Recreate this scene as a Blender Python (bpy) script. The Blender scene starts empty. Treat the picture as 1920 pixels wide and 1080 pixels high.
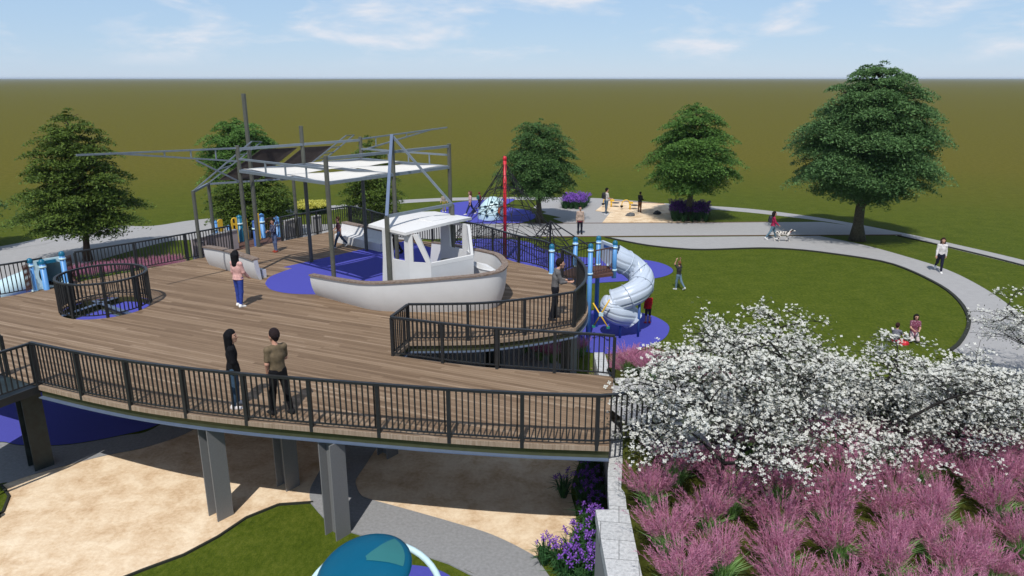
import bpy, math, random
import numpy as np
from mathutils import Vector, Matrix
from mathutils.geometry import tessellate_polygon
random.seed(7); np.random.seed(7)
SC = bpy.context.scene
COL = SC.collection
H = 9.4                      # eye height
D = 2.55                     # top of the raised deck
F = 1360.0
PITCH = math.atan(394/1360)
SP, CP = math.sin(PITCH), math.cos(PITCH)
R = math.radians

def G(u, v, z=0.0):
    """where the sight line of picture point u, v meets the level z"""
    yc = (540-v)/F
    t = (H-z)/(SP-yc*CP)
    return Vector(((u-960)/F*t, (CP+yc*SP)*t, z))
def ZV(y, v):
    yc = (540-v)/F
    return H - y*(SP-yc*CP)/(CP+yc*SP)
def AT(u, v, y):
    yc = (540-v)/F
    t = y/(CP+yc*SP)
    return Vector(((u-960)/F*t, y, H-(SP-yc*CP)*t))

# ------------------------------------------------------------ mesh helpers
class MB:
    def __init__(s): s.v=[]; s.f=[]; s.m=[]; s.mi=0
    def add(s, vs, fs):
        n=len(s.v); s.v.extend([tuple(p) for p in vs])
        for f in fs: s.f.append(tuple(i+n for i in f)); s.m.append(s.mi)
    def box(s, c, size, rz=0.0):
        hx,hy,hz=size[0]/2,size[1]/2,size[2]/2
        ca,sa=math.cos(rz),math.sin(rz)
        vs=[]
        for dz in (-hz,hz):
            for dx,dy in ((-hx,-hy),(hx,-hy),(hx,hy),(-hx,hy)):
                vs.append((c[0]+dx*ca-dy*sa,c[1]+dx*sa+dy*ca,c[2]+dz))
        s.add(vs,[(3,2,1,0),(4,5,6,7),(0,1,5,4),(1,2,6,5),(2,3,7,6),(3,0,4,7)])
    def bar(s, p, q, w, h=None, up=(0,0,1)):
        h=h or w; p=Vector(p); q=Vector(q); d=(q-p)
        if d.length<1e-6: return
        d.normalize(); up=Vector(up)
        if abs(d.dot(up))>.98: up=Vector((1,0,0))
        x=d.cross(up).normalized(); y=x.cross(d).normalized()
        vs=[]
        for o in (p,q):
            for a,b in ((-1,-1),(1,-1),(1,1),(-1,1)):
                vs.append(o+x*(a*w/2)+y*(b*h/2))
        s.add(vs,[(3,2,1,0),(4,5,6,7),(0,1,5,4),(1,2,6,5),(2,3,7,6),(3,0,4,7)])
    def tube(s, pts, r, n=8, caps=True, closed=False):
        pts=[Vector(p) for p in pts]; N=len(pts)
        rs=r if isinstance(r,(list,tuple)) else [r]*N
        up=None; vs=[]
        for i,p in enumerate(pts):
            if closed: d=pts[(i+1)%N]-pts[i-1]
            else: d=pts[min(i+1,N-1)]-pts[max(i-1,0)]
            d.normalize()
            if up is None:
                up=Vector((0,0,1)) if abs(d.z)<.95 else Vector((1,0,0))
            x=d.cross(up)
            if x.length<1e-5: x=d.cross(Vector((0,1,0)))
            x.normalize(); y=x.cross(d).normalized(); up=y
            for k in range(n):
                a=2*math.pi*k/n
                vs.append(p+(x*math.cos(a)+y*math.sin(a))*rs[i])
        fs=[]
        M=N if closed else N-1
        for i in range(M):
            j=(i+1)%N
            for k in range(n):
                k2=(k+1)%n
                fs.append((i*n+k,i*n+k2,j*n+k2,j*n+k))
        if caps and not closed:
            fs.append(tuple(range(n))[::-1]); fs.append(tuple((N-1)*n+k for k in range(n)))
        s.add(vs,fs)
    def prism(s, poly, z0, z1):
        """poly: list of xy; vertical prism, any outline"""
        n=len(poly)
        tri=tessellate_polygon([[Vector((p[0],p[1],0)) for p in poly]])
        vs=[(p[0],p[1],z1) for p in poly]+[(p[0],p[1],z0) for p in poly]
        a=sum(poly[i][0]*poly[(i+1)%n][1]-poly[(i+1)%n][0]*poly[i][1] for i in range(n))
        fs=[]
        for t in tri:
            p,q,r_=[poly[i] for i in t]
            c=(q[0]-p[0])*(r_[1]-p[1])-(q[1]-p[1])*(r_[0]-p[0])
            t=t if c>0 else t[::-1]
            fs.append(tuple(t)); fs.append(tuple(i+n for i in t[::-1]))
        for i in range(n):
            j=(i+1)%n
            fs.append((i,i+n,j+n,j) if a>0 else (j,j+n,i+n,i))
        s.add(vs,fs)
    def sheet(s, poly, z):
        tri=tessellate_polygon([[Vector((p[0],p[1],0)) for p in poly]])
        fs=[]
        for t in tri:
            p,q,r_=[poly[i] for i in t]
            c=(q[0]-p[0])*(r_[1]-p[1])-(q[1]-p[1])*(r_[0]-p[0])
            fs.append(tuple(t) if c>0 else tuple(t[::-1]))
        s.add([(p[0],p[1],z) for p in poly],fs)
    def slab3(s, pts, th):
        """planar polygon in space given thickness th along its normal"""
        pts=[Vector(p) for p in pts]; n=len(pts)
        nrm=Vector((0,0,0))
        for i in range(n):
            a,b=pts[i],pts[(i+1)%n]
            nrm+=a.cross(b)
        nrm.normalize()
        vs=pts+[p-nrm*th for p in pts]
        fs=[tuple(range(n)),tuple(range(n,2*n))[::-1]]
        for i in range(n):
            j=(i+1)%n; fs.append((i,i+n,j+n,j))
        s.add(vs,fs)
    def lathe(s, prof, n=24, c=(0,0,0)):
        vs=[];m=len(prof)
        for i in range(n):
            a=2*math.pi*i/n
            for r_,z in prof: vs.append((c[0]+r_*math.cos(a),c[1]+r_*math.sin(a),c[2]+z))
        fs=[]
        for i in range(n):
            j=(i+1)%n
            for k in range(m-1): fs.append((i*m+k,j*m+k,j*m+k+1,i*m+k+1))
        s.add(vs,fs)
    def build(s, name, mats, parent=None, smooth=False):
        return mkobj(name, s.v, s.f, mats, parent, s.m, smooth)

def mkobj(name, v, f, mats, parent=None, mi=None, smooth=False):
    me=bpy.data.meshes.new(name)
    if isinstance(v,np.ndarray) and isinstance(f,np.ndarray):
        me.vertices.add(len(v)); me.vertices.foreach_set('co',np.asarray(v,np.float32).ravel())
        k=f.shape[1]
        me.loops.add(f.size); me.loops.foreach_set('vertex_index',f.astype(np.int32).ravel())
        me.polygons.add(len(f)); me.polygons.foreach_set('loop_start',np.arange(0,f.size,k,dtype=np.int32))
        me.update(calc_edges=True)
    else:
        me.from_pydata([tuple(p) for p in v],[],[tuple(x) for x in f])
    if not isinstance(mats,(list,tuple)): mats=[mats]
    for m in mats: me.materials.append(m)
    if mi is not None and len(mats)>1:
        me.polygons.foreach_set('material_index',np.asarray(mi,np.int32))
    if smooth: me.polygons.foreach_set('use_smooth',np.ones(len(me.polygons),bool))
    me.validate(); me.update()
    if smooth=='angle': me.set_sharp_from_angle(angle=.7)
    o=bpy.data.objects.new(name,me); COL.objects.link(o)
    if parent is not None:
        o.parent=parent
        if parent.get('_abs'):
            L=parent.location
            if parent.parent is None: o.location=(-L.x,-L.y,-L.z)
        elif parent.type=='MESH': pass
    return o

def tag(o, label=None, cat=None, group=None, kind=None):
    if label: o['label']=label
    if cat: o['category']=cat
    if group: o['group']=group
    if kind: o['kind']=kind
    return o
def thing(name, label, cat, loc=(0,0,0), group=None, rz=0.0, absolute=True):
    """an Empty at the thing's base; parts of an absolute thing are modelled in world coordinates"""
    o=bpy.data.objects.new(name,None); COL.objects.link(o)
    o.location=loc; o.rotation_euler=(0,0,rz); o.empty_display_size=.2
    if absolute: o['_abs']=1
    return tag(o,label,cat,group)
def copy_tree(o, loc, rz=0.0, sc=1.0, label=None, group=None):
    c=o.copy(); COL.objects.link(c); c.location=loc; c.rotation_euler=(0,0,rz); c.scale=(sc,sc,sc)
    if label: c['label']=label
    if group: c['group']=group
    for ch in list(o.children):
        d=ch.copy(); COL.objects.link(d); d.parent=c
        for g in list(ch.children):
            e=g.copy(); COL.objects.link(e); e.parent=d
    return c

def spline(pts, per=8, closed=False):
    pts=[Vector(p) for p in pts]; n=len(pts); out=[]
    rng=range(n) if closed else range(n-1)
    for i in rng:
        if closed: p0,p1,p2,p3=pts[i-1],pts[i],pts[(i+1)%n],pts[(i+2)%n]
        else: p0,p1,p2,p3=pts[max(i-1,0)],pts[i],pts[i+1],pts[min(i+2,n-1)]
        for k in range(per):
            t=k/per
            out.append(.5*((2*p1)+(p2-p0)*t+(2*p0-5*p1+4*p2-p3)*t*t+(3*p1-p0-3*p2+p3)*t**3))
    if not closed: out.append(pts[-1])
    return out
def resample(pts, step, closed=False):
    pts=[Vector(p) for p in pts]
    if closed: pts=pts+[pts[0]]
    L=[0]
    for a,b in zip(pts,pts[1:]): L.append(L[-1]+(b-a).length)
    n=max(1,round(L[-1]/step)); out=[]; j=0
    for i in range(n+1):
        t=L[-1]*i/n
        while j<len(L)-2 and L[j+1]<t: j+=1
        k=(t-L[j])/max(1e-9,L[j+1]-L[j])
        out.append(pts[j].lerp(pts[j+1],min(1,k)))
    return out
def px(lst, z=0.0): return [G(u,v,z) for u,v in lst]
def pxs(lst, z=0.0, per=6, closed=False): return spline(px(lst,z),per,closed)

# ------------------------------------------------------------ materials
def lin(c):
    return tuple((x/12.92 if x<=.04045 else ((x+.055)/1.055)**2.4) for x in c)
def new_mat(name):
    m=bpy.data.materials.new(name); m.use_nodes=True
    nt=m.node_tree; b=nt.nodes['Principled BSDF']
    return m,nt,b
def N(nt,t,**kw):
    n=nt.nodes.new(t)
    for k,v in kw.items(): setattr(n,k,v)
    return n
def ramp(nt, stops, interp='LINEAR'):
    r=N(nt,'ShaderNodeValToRGB'); e=r.color_ramp.elements
    r.color_ramp.interpolation=interp
    while len(e)<len(stops): e.new(.5)
    for i,(p,c) in enumerate(stops):
        e[i].position=p; e[i].color=(c[0],c[1],c[2],1)
    return r
def noise(nt, vec, scale, detail=4, rough=.55, dist=0):
    n=N(nt,'ShaderNodeTexNoise'); n.inputs['Scale'].default_value=scale
    n.inputs['Detail'].default_value=detail; n.inputs['Roughness'].default_value=rough
    n.inputs['Distortion'].default_value=dist
    nt.links.new(vec,n.inputs['Vector']); return n
def simple(name, col, rough=.6, metal=0.0, var=.12, scale=6.0, bump=0.0, spec=.4, coat=0.0):
    """paint or plastic with a faint uneven tone"""
    m,nt,b=new_mat(name); L=nt.links.new
    tc=N(nt,'ShaderNodeTexCoord')
    n=noise(nt,tc.outputs['Object'],scale,5)
    lo=tuple(c*(1-var) for c in col); hi=tuple(min(1,c*(1+var)) for c in col)
    r=ramp(nt,[(.3,lo),(.7,hi)]); L(n.outputs['Fac'],r.inputs['Fac'])
    L(r.outputs['Color'],b.inputs['Base Color'])
    b.inputs['Roughness'].default_value=rough; b.inputs['Metallic'].default_value=metal
    b.inputs['Specular IOR Level'].default_value=spec
    if coat: b.inputs['Coat Weight'].default_value=coat
    if bump:
        n2=noise(nt,tc.outputs['Object'],scale*8,4)
        bp=N(nt,'ShaderNodeBump'); bp.inputs['Strength'].default_value=bump; bp.inputs['Distance'].default_value=.02
        L(n2.outputs['Fac'],bp.inputs['Height']); L(bp.outputs['Normal'],b.inputs['Normal'])
    return m
def leaf(name, c1, c2, trans=.35, rough=.6, spec=.2):
    m,nt,b=new_mat(name); L=nt.links.new
    g=N(nt,'ShaderNodeNewGeometry')
    r=ramp(nt,[(0,c1),(1,c2)]); L(g.outputs['Random Per Island'],r.inputs['Fac'])
    L(r.outputs['Color'],b.inputs['Base Color'])
    b.inputs['Roughness'].default_value=rough; b.inputs['Specular IOR Level'].default_value=spec
    if trans:
        t=N(nt,'ShaderNodeBsdfTranslucent'); L(r.outputs['Color'],t.inputs['Color'])
        mx=N(nt,'ShaderNodeMixShader'); mx.inputs[0].default_value=trans
        L(b.outputs[0],mx.inputs[1]); L(t.outputs[0],mx.inputs[2])
        L(mx.outputs[0],nt.nodes['Material Output'].inputs['Surface'])
    return m

def mat_grass(name='lawn_grass'):
    m,nt,b=new_mat(name); L=nt.links.new
    g=N(nt,'ShaderNodeNewGeometry')
    P=g.outputs['Position']
    mp=N(nt,'ShaderNodeMapping'); mp.inputs['Scale'].default_value=(1,.55,1); L(P,mp.inputs['Vector'])
    n1=noise(nt,mp.outputs[0],9.0,6,.65); n2=noise(nt,P,1.1,4,.55); n3=noise(nt,mp.outputs[0],38,3,.7)
    green=ramp(nt,[(.30,(.018,.032,.003)),(.48,(.060,.086,.008)),(.66,(.115,.132,.020))]); 
    mixv=N(nt,'ShaderNodeMath',operation='MULTIPLY_ADD'); mixv.inputs[1].default_value=.45
    L(n1.outputs['Fac'],mixv.inputs[0])
    sub=N(nt,'ShaderNodeMath',operation='MULTIPLY_ADD'); sub.inputs[1].default_value=.35
    L(n3.outputs['Fac'],sub.inputs[0]); 
    m2=N(nt,'ShaderNodeMath',operation='MULTIPLY'); m2.inputs[1].default_value=.2; L(n2.outputs['Fac'],m2.inputs[0])
    L(m2.outputs[0],sub.inputs[2]); L(sub.outputs[0],mixv.inputs[2])
    L(mixv.outputs[0],green.inputs['Fac'])
    # drier, unmown field beyond the park
    dry=ramp(nt,[(.3,(.082,.070,.007)),(.5,(.106,.097,.013)),(.7,(.130,.116,.021))])
    nd=noise(nt,mp.outputs[0],2.6,6,.7)
    L(nd.outputs['Fac'],dry.inputs['Fac'])
    dist=N(nt,'ShaderNodeVectorMath',operation='DISTANCE'); dist.inputs[1].default_value=(2,14,0)
    L(P,dist.inputs[0])
    nb=noise(nt,P,.05,3,.5)
    ma=N(nt,'ShaderNodeMath',operation='MULTIPLY_ADD'); ma.inputs[1].default_value=20; L(nb.outputs['Fac'],ma.inputs[0]); L(dist.outputs['Value'],ma.inputs[2])
    mr=N(nt,'ShaderNodeMapRange'); mr.inputs['From Min'].default_value=46; mr.inputs['From Max'].default_value=92; mr.clamp=True
    mr.interpolation_type='SMOOTHSTEP'
    L(ma.outputs[0],mr.inputs['Value'])
    mx=N(nt,'ShaderNodeMix',data_type='RGBA'); L(mr.outputs[0],mx.inputs[0]); L(green.outputs[0],mx.inputs[6]); L(dry.outputs[0],mx.inputs[7])
    L(mx.outputs[2],b.inputs['Base Color'])
    b.inputs['Roughness'].default_value=.95; b.inputs['Specular IOR Level'].default_value=.05
    bp=N(nt,'ShaderNodeBump'); bp.inputs['Strength'].default_value=.5; bp.inputs['Distance'].default_value=.05
    L(n1.outputs['Fac'],bp.inputs['Height']); L(bp.outputs[0],b.inputs['Normal'])
    return m
def mat_sand(name='pale_sand'):
    m,nt,b=new_mat(name); L=nt.links.new
    g=N(nt,'ShaderNodeNewGeometry'); P=g.outputs['Position']
    n1=noise(nt,P,1.5,7,.62,.35); n2=noise(nt,P,11,5,.6); n3=noise(nt,P,.5,3,.5)
    add=N(nt,'ShaderNodeMath',operation='MULTIPLY_ADD'); add.inputs[1].default_value=.3; L(n2.outputs['Fac'],add.inputs[0])
    m3=N(nt,'ShaderNodeMath',operation='MULTIPLY'); m3.inputs[1].default_value=.7; L(n1.outputs['Fac'],m3.inputs[0]); L(m3.outputs[0],add.inputs[2])
    r=ramp(nt,[(.34,(.50,.34,.20)),(.47,(.66,.50,.33)),(.6,(.78,.64,.46))])
    L(add.outputs[0],r.inputs['Fac']); L(r.outputs[0],b.inputs['Base Color'])
    b.inputs['Roughness'].default_value=1; b.inputs['Specular IOR Level'].default_value=.05
    bp=N(nt,'ShaderNodeBump'); bp.inputs['Strength'].default_value=.5; bp.inputs['Distance'].default_value=.06
    L(add.outputs[0],bp.inputs['Height']); L(bp.outputs[0],b.inputs['Normal'])
    return m
def mat_deck(name='timber_decking'):
    m,nt,b=new_mat(name); L=nt.links.new
    g=N(nt,'ShaderNodeNewGeometry')
    mp=N(nt,'ShaderNodeMapping'); mp.inputs['Rotation'].default_value=(0,0,R(23)); L(g.outputs['Position'],mp.inputs['Vector'])
    sx=N(nt,'ShaderNodeSeparateXYZ'); L(mp.outputs[0],sx.inputs[0])
    W=.10
    dv=N(nt,'ShaderNodeMath',operation='DIVIDE'); dv.inputs[1].default_value=W; L(sx.outputs['Y'],dv.inputs[0])
    fl=N(nt,'ShaderNodeMath',operation='FLOOR'); L(dv.outputs[0],fl.inputs[0])
    fr=N(nt,'ShaderNodeMath',operation='FRACT'); L(dv.outputs[0],fr.inputs[0])
    wn=N(nt,'ShaderNodeTexWhiteNoise',noise_dimensions='1D'); L(fl.outputs[0],wn.inputs['W'])
    off=N(nt,'ShaderNodeMath',operation='MULTIPLY_ADD'); off.inputs[1].default_value=7; L(wn.outputs['Value'],off.inputs[0]); L(sx.outputs['X'],off.inputs[2])
    seg=N(nt,'ShaderNodeMath',operation='DIVIDE'); seg.inputs[1].default_value=3.6; L(off.outputs[0],seg.inputs[0])
    sf=N(nt,'ShaderNodeMath',operation='FLOOR'); L(seg.outputs[0],sf.inputs[0])
    cb=N(nt,'ShaderNodeCombineXYZ'); L(sf.outputs[0],cb.inputs[0]); L(fl.outputs[0],cb.inputs[1])
    wn2=N(nt,'ShaderNodeTexWhiteNoise',noise_dimensions='2D'); L(cb.outputs[0],wn2.inputs['Vector'])
    st=N(nt,'ShaderNodeCombineXYZ')
    xs=N(nt,'ShaderNodeMath',operation='MULTIPLY'); xs.inputs[1].default_value=.55; L(off.outputs[0],xs.inputs[0])
    ys=N(nt,'ShaderNodeMath',operation='MULTIPLY'); ys.inputs[1].default_value=22; L(sx.outputs['Y'],ys.inputs[0])
    L(xs.outputs[0],st.inputs[0]); L(ys.outputs[0],st.inputs[1])
    n1=noise(nt,st.outputs[0],1.3,6,.7,.1)
    tot=N(nt,'ShaderNodeMath',operation='MULTIPLY_ADD'); tot.inputs[1].default_value=.30; L(wn2.outputs['Value'],tot.inputs[0])
    h=N(nt,'ShaderNodeMath',operation='MULTIPLY'); h.inputs[1].default_value=.70; L(n1.outputs['Fac'],h.inputs[0]); L(h.outputs[0],tot.inputs[2])
    r=ramp(nt,[(.20,(.070,.045,.028)),(.36,(.160,.106,.066)),(.50,(.216,.148,.094)),(.64,(.268,.190,.125)),(.82,(.44,.345,.255))])
    L(tot.outputs[0],r.inputs['Fac'])
    gap=N(nt,'ShaderNodeMath',operation='LESS_THAN'); gap.inputs[1].default_value=.05; L(fr.outputs[0],gap.inputs[0])
    mx=N(nt,'ShaderNodeMix',data_type='RGBA'); L(gap.outputs[0],mx.inputs[0]); L(r.outputs[0],mx.inputs[6]); mx.inputs[7].default_value=(.05,.035,.026,1)
    L(mx.outputs[2],b.inputs['Base Color'])
    b.inputs['Roughness'].default_value=.8; b.inputs['Specular IOR Level'].default_value=.2
    bp=N(nt,'ShaderNodeBump'); bp.inputs['Strength'].default_value=.3; bp.inputs['Distance'].default_value=.01
    L(n1.outputs['Fac'],bp.inputs['Height']); L(bp.outputs[0],b.inputs['Normal'])
    return m
def mat_grain(name, cols, sc=(30,30,2.5), rough=.8):
    m,nt,b=new_mat(name); L=nt.links.new
    g=N(nt,'ShaderNodeTexCoord')
    mp=N(nt,'ShaderNodeMapping'); mp.inputs['Scale'].default_value=sc; L(g.outputs['Object'],mp.inputs['Vector'])
    n=noise(nt,mp.outputs[0],1,5,.6); r=ramp(nt,list(zip((.3,.5,.7),cols))); L(n.outputs['Fac'],r.inputs['Fac'])
    L(r.outputs[0],b.inputs['Base Color']); b.inputs['Roughness'].default_value=rough; b.inputs['Specular IOR Level'].default_value=.2
    bp=N(nt,'ShaderNodeBump'); bp.inputs['Strength'].default_value=.4; bp.inputs['Distance'].default_value=.01
    L(n.outputs['Fac'],bp.inputs['Height']); L(bp.outputs[0],b.inputs['Normal'])
    return m
def mat_stone():
    m,nt,b=new_mat('rough_granite'); L=nt.links.new
    g=N(nt,'ShaderNodeTexCoord'); P=g.outputs['Object']
    mp=N(nt,'ShaderNodeMapping'); mp.inputs['Rotation'].default_value=(0,0,R(8)); L(P,mp.inputs['Vector'])
    n1=noise(nt,P,16,6,.7); n2=noise(nt,P,2.2,3,.5)
    r=ramp(nt,[(.3,(.34,.35,.35)),(.5,(.52,.53,.53)),(.7,(.66,.67,.66))]); L(n1.outputs['Fac'],r.inputs['Fac'])
    br=N(nt,'ShaderNodeTexBrick'); L(mp.outputs[0],br.inputs['Vector'])
    br.inputs['Scale'].default_value=1.0; br.inputs['Brick Width'].default_value=.62; br.inputs['Row Height'].default_value=.5
    br.inputs['Mortar Size'].default_value=.006; br.inputs['Color1'].default_value=(1,1,1,1); br.inputs['Color2'].default_value=(.9,.9,.9,1); br.inputs['Mortar'].default_value=(.3,.3,.3,1)
    mx=N(nt,'ShaderNodeMix',data_type='RGBA',blend_type='MULTIPLY'); mx.inputs[0].default_value=1
    L(r.outputs[0],mx.inputs[6]); L(br.outputs['Color'],mx.inputs[7]); L(mx.outputs[2],b.inputs['Base Color'])
    b.inputs['Roughness'].default_value=.85; b.inputs['Specular IOR Level'].default_value=.2
    bp=N(nt,'ShaderNodeBump'); bp.inputs['Strength'].default_value=.8; bp.inputs['Distance'].default_value=.03
    L(n1.outputs['Fac'],bp.inputs['Height']); L(bp.outputs[0],b.inputs['Normal'])
    return m
def mat_spot(name, base, spot, scale, thr):
    m,nt,b=new_mat(name); L=nt.links.new
    g=N(nt,'ShaderNodeTexCoord')
    v=N(nt,'ShaderNodeTexVoronoi'); v.inputs['Scale'].default_value=scale; L(g.outputs['Object'],v.inputs['Vector'])
    lt=N(nt,'ShaderNodeMath',operation='LESS_THAN'); lt.inputs[1].default_value=thr; L(v.outputs['Distance'],lt.inputs[0])
    mx=N(nt,'ShaderNodeMix',data_type='RGBA'); L(lt.outputs[0],mx.inputs[0]); mx.inputs[6].default_value=(*base,1); mx.inputs[7].default_value=(*spot,1)
    L(mx.outputs[2],b.inputs['Base Color']); b.inputs['Roughness'].default_value=.75
    return m

M={}
M['grass']=mat_grass(); M['bank']=simple('bank_soil_and_grass',(.040,.046,.008),.95,var=.6,scale=2.5,bump=.5,spec=.05); M['sand']=mat_sand(); M['deck']=mat_deck(); M['stone']=mat_stone()
M['concrete']=simple('grey_concrete',(.335,.332,.33),.9,var=.05,scale=3,bump=.15,spec=.1)
M['walk']=simple('worn_concrete',(.27,.275,.28),.9,var=.13,scale=14,bump=.5,spec=.1)
M['kerb']=simple('dark_kerb',(.02,.022,.015),.9,var=.1)
M['rust']=simple('rust_edge',(.12,.065,.045),.9,var=.1)
M['rubber']=simple('blue_rubber',(.070,.074,.37),.85,var=.06,scale=30,bump=.2,spec=.15)
M['rail']=simple('charcoal_steel',(.017,.019,.021),.45,var=.15,spec=.4)
M['beam']=simple('olive_reflection_steel',(.10,.105,.05),.35,metal=.55,var=.1)  # base colour carries the olive reflection of the grass
M['flange']=simple('blue_grey_steel',(.13,.175,.27),.4,metal=.3,var=.08)
M['column']=simple('grey_steel',(.165,.168,.17),.6,metal=.0,var=.06,scale=30,bump=.1)
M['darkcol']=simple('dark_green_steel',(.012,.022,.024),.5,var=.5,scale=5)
M['fascia']=mat_grain('fascia_boards',[(.20,.145,.10),(.29,.22,.16),(.37,.30,.23)],(25,25,2))
M['cap']=mat_grain('cap_timber',[(.13,.095,.075),(.21,.16,.13),(.29,.24,.20)],(14,14,14))
M['white']=simple('white_hull_paint',(.60,.605,.605),.55,var=.03,scale=3,spec=.3)
M['roofw']=simple('bright_white_paint',(.70,.70,.69),.5,var=.02,spec=.3)
M['pole']=simple('galvanised_pole',(.105,.108,.09),.45,metal=.2,var=.12)
M['frame']=simple('galvanised_frame',(.20,.235,.275),.4,metal=.35,var=.1)
M['sail']=simple('white_canvas',(.68,.66,.61),.8,var=.03,spec=.1)
M['net']=simple('brown_mesh',(.075,.062,.056),.9,var=.1,spec=.1)
M['rope']=simple('black_rope',(.012,.012,.014),.8,var=.1)
M['red']=simple('red_paint',(.50,.012,.025),.4,var=.12)
M['skyblue']=simple('sky_blue_post',(.105,.30,.62),.4,var=.06)
M['navy']=simple('navy_post',(.035,.09,.28),.4,var=.06)
M['teal']=simple('teal_cap',(.008,.13,.23),.35,var=.06)
M['paleblue']=simple('pale_blue_plastic',(.47,.54,.64),.35,var=.03,spec=.5)
M['iceblue']=simple('ice_blue_plastic',(.52,.70,.74),.4,var=.04,spec=.5)
M['yellow']=simple('yellow_plastic',(.74,.45,.035),.4,var=.05)
M['brownfloor']=simple('brown_rubber_floor',(.09,.042,.03),.8,var=.1)
M['greenpanel']=simple('green_panel',(.02,.22,.16),.5,var=.1)
M['dome']=simple('teal_gloss',(.0,.088,.165),.40,var=.03,spec=.25)
M['domeface']=simple('teal_window',(.025,.15,.155),.40,var=.03,spec=.5)
M['pinkwall']=simple('pinkish_panel',(.38,.33,.335),.85,var=.05)
M['barkd']=simple('dark_bark',(.07,.062,.038),.95,var=.35,scale=9,bump=.8)
M['barkr']=simple('reddish_bark',(.085,.05,.036),.95,var=.35,scale=9,bump=.8)
M['barkk']=simple('black_bark',(.016,.014,.013),.95,var=.35,scale=9,bump=.6)
M['hole']=simple('dark_recess',(.01,.06,.09),.6,var=.1)
M['rock']=simple('dark_rock',(.10,.105,.11),.9,var=.35,scale=9,bump=1)
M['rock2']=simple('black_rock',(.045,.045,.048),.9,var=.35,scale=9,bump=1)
M['black']=simple('black_plastic',(.01,.01,.012),.5,var=.1)
# ============================================================ ground and paths
def setting(name, mb, mat, smooth=False):
    o=mb.build(name,mat,None,smooth); o['kind']='structure'; return o
def flat(name, poly, mat, z):
    b=MB(); b.sheet([(p[0],p[1]) for p in poly],z); return setting(name,b,mat)

def sm(t): t=max(0,min(1,t)); return t*t*(3-2*t)
def berm_z(x,y):
    fx=float(np.interp(x,[1.4,2.3,4.5,6.5,8.5,11,15],[2.0,2.46,1.95,1.45,.95,.5,.02]))
    gy=float(np.interp(y,[7,12.3,13.2,16.6],[.80,.88,1,1])) if y<16.6 else 1-sm((y-16.6)/4.2)
    return fx*gy
def wall_x(y):   # right-hand face of the retaining wall
    return float(np.interp(y,[7,9.5,11.2,12.6,13.7,16,18.8],[1.9,1.93,2.02,2.27,2.42,2.55,2.62]))

b=MB()
S=9000
xs=[-S,-600,-120,-40,-20,0,20,40,120,600,S]; ys=[-300,0,10,20,30,40,60,120,600,2500,S]
for yy in ys:
    for xx in xs: b.v.append((xx,yy,0))
for j in range(len(ys)-1):
    for i in range(len(xs)-1):
        k=j*len(xs)+i; b.f.append((k,k+1,k+1+len(xs),k+len(xs))); b.m.append(0)
setting('lawn',b,M['grass'])

# earth bank carrying the grasses right of the stone wall
b=MB(); nx,ny=46,44
for j in range(ny+1):
    y=7+(20.85-7)*j/ny; x0=wall_x(y)-.12
    for i in range(nx+1):
        x=x0+(16-x0)*i/nx
        z=berm_z(x,y)+.05*math.sin(x*2.1+y*1.3)*min(1,berm_z(x,y))
        b.v.append((x,y,z-.01 if i<nx and j<ny else -.05))
for j in range(ny):
    for i in range(nx):
        k=j*(nx+1)+i; b.f.append((k,k+1,k+nx+2,k+nx+1)); b.m.append(0)
setting('earth_bank',b,M['bank'],True)

def strip(name, line, hw, mat, zf, dz, nacross=6, step=.5):
    pts=resample(line,step); b=MB()
    for i,p in enumerate(pts):
        d=(pts[min(i+1,len(pts)-1)]-pts[max(i-1,0)]); d.z=0; d.normalize()
        nrm=Vector((d.y,-d.x,0)); w=hw(i/(len(pts)-1)) if callable(hw) else hw
        for k in range(nacross+1):
            q=p+nrm*(w*(2*k/nacross-1)); b.v.append((q.x,q.y,zf(q.x,q.y)+dz))
    m=nacross+1
    for i in range(len(pts)-1):
        for k in range(nacross):
            a=i*m+k; b.f.append((a,a+m,a+m+1,a+1)); b.m.append(0)
    return setting(name,b,mat,True)
strip('ramp_path',spline([(2.2,14.35,0),(3.6,14.9,0),(5.2,16.1,0),(7,17.4,0),(9,18.3,0),(11.5,19.0,0),(14.2,20.6,0),(16.9,22.5,0),(19.0,24.6,0)],8),1.62,M['concrete'],berm_z,.055)

KERB=[]
def kerbed(name, poly, mat, z, kerb='kerb', kw=.09, kh=.05):
    """a paved area with a low dark edge"""
    flat(name,poly,mat,z)
# far walk sweeping round the park
far_top=[(-60,470),(0,462),(71,448),(177,423),(279,424),(360,413),(470,402),(560,391),(640,384),(720,377),(790,373),(860,370.5),(1020,369.5),(1126,372),(1250,381.5),(1400,391),(1535,408),(1684,435),(1800,460),(1920,488),(2100,535)]
far_bot=[(2100,552),(1920,500),(1800,470),(1690,444),(1620,429),(1541,414.5),(1400,398),(1250,386.5),(1126,377.5),(1020,374.5),(860,376),(790,379),(720,384),(640,392),(560,400),(470,412),(400,424)]
main_bot=[(400,452),(320,452),(187,487),(100,512),(0,540),(-60,552)]
flat('outer_path',pxs(far_top)+pxs(far_bot)+pxs(main_bot),M['concrete'],.004)
inner_top=[(400,427),(520,422),(650,420),(800,420),(900,419.5),(1000,419.5),(1140,418.5),(1260,418.5),(1440,416.8),(1541,416.2),(1600,424)]
inner_bot=[(1690,441),(1560,441.5),(1440,442),(1135,444),(1000,444.5),(880,446),(760,450),(640,454),(520,456),(400,458)]
flat('main_path',px(inner_top)+px(inner_bot),M['concrete'],.008)
c_bot=[(1135,445.5),(1208,460),(1273,467),(1325,469),(1430,466),(1500,469.5),(1549,475),(1644,489),(1698,505),(1760,535),(1793,560),(1813,588),(1816,612),(1800,643),(1782,658)]
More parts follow.
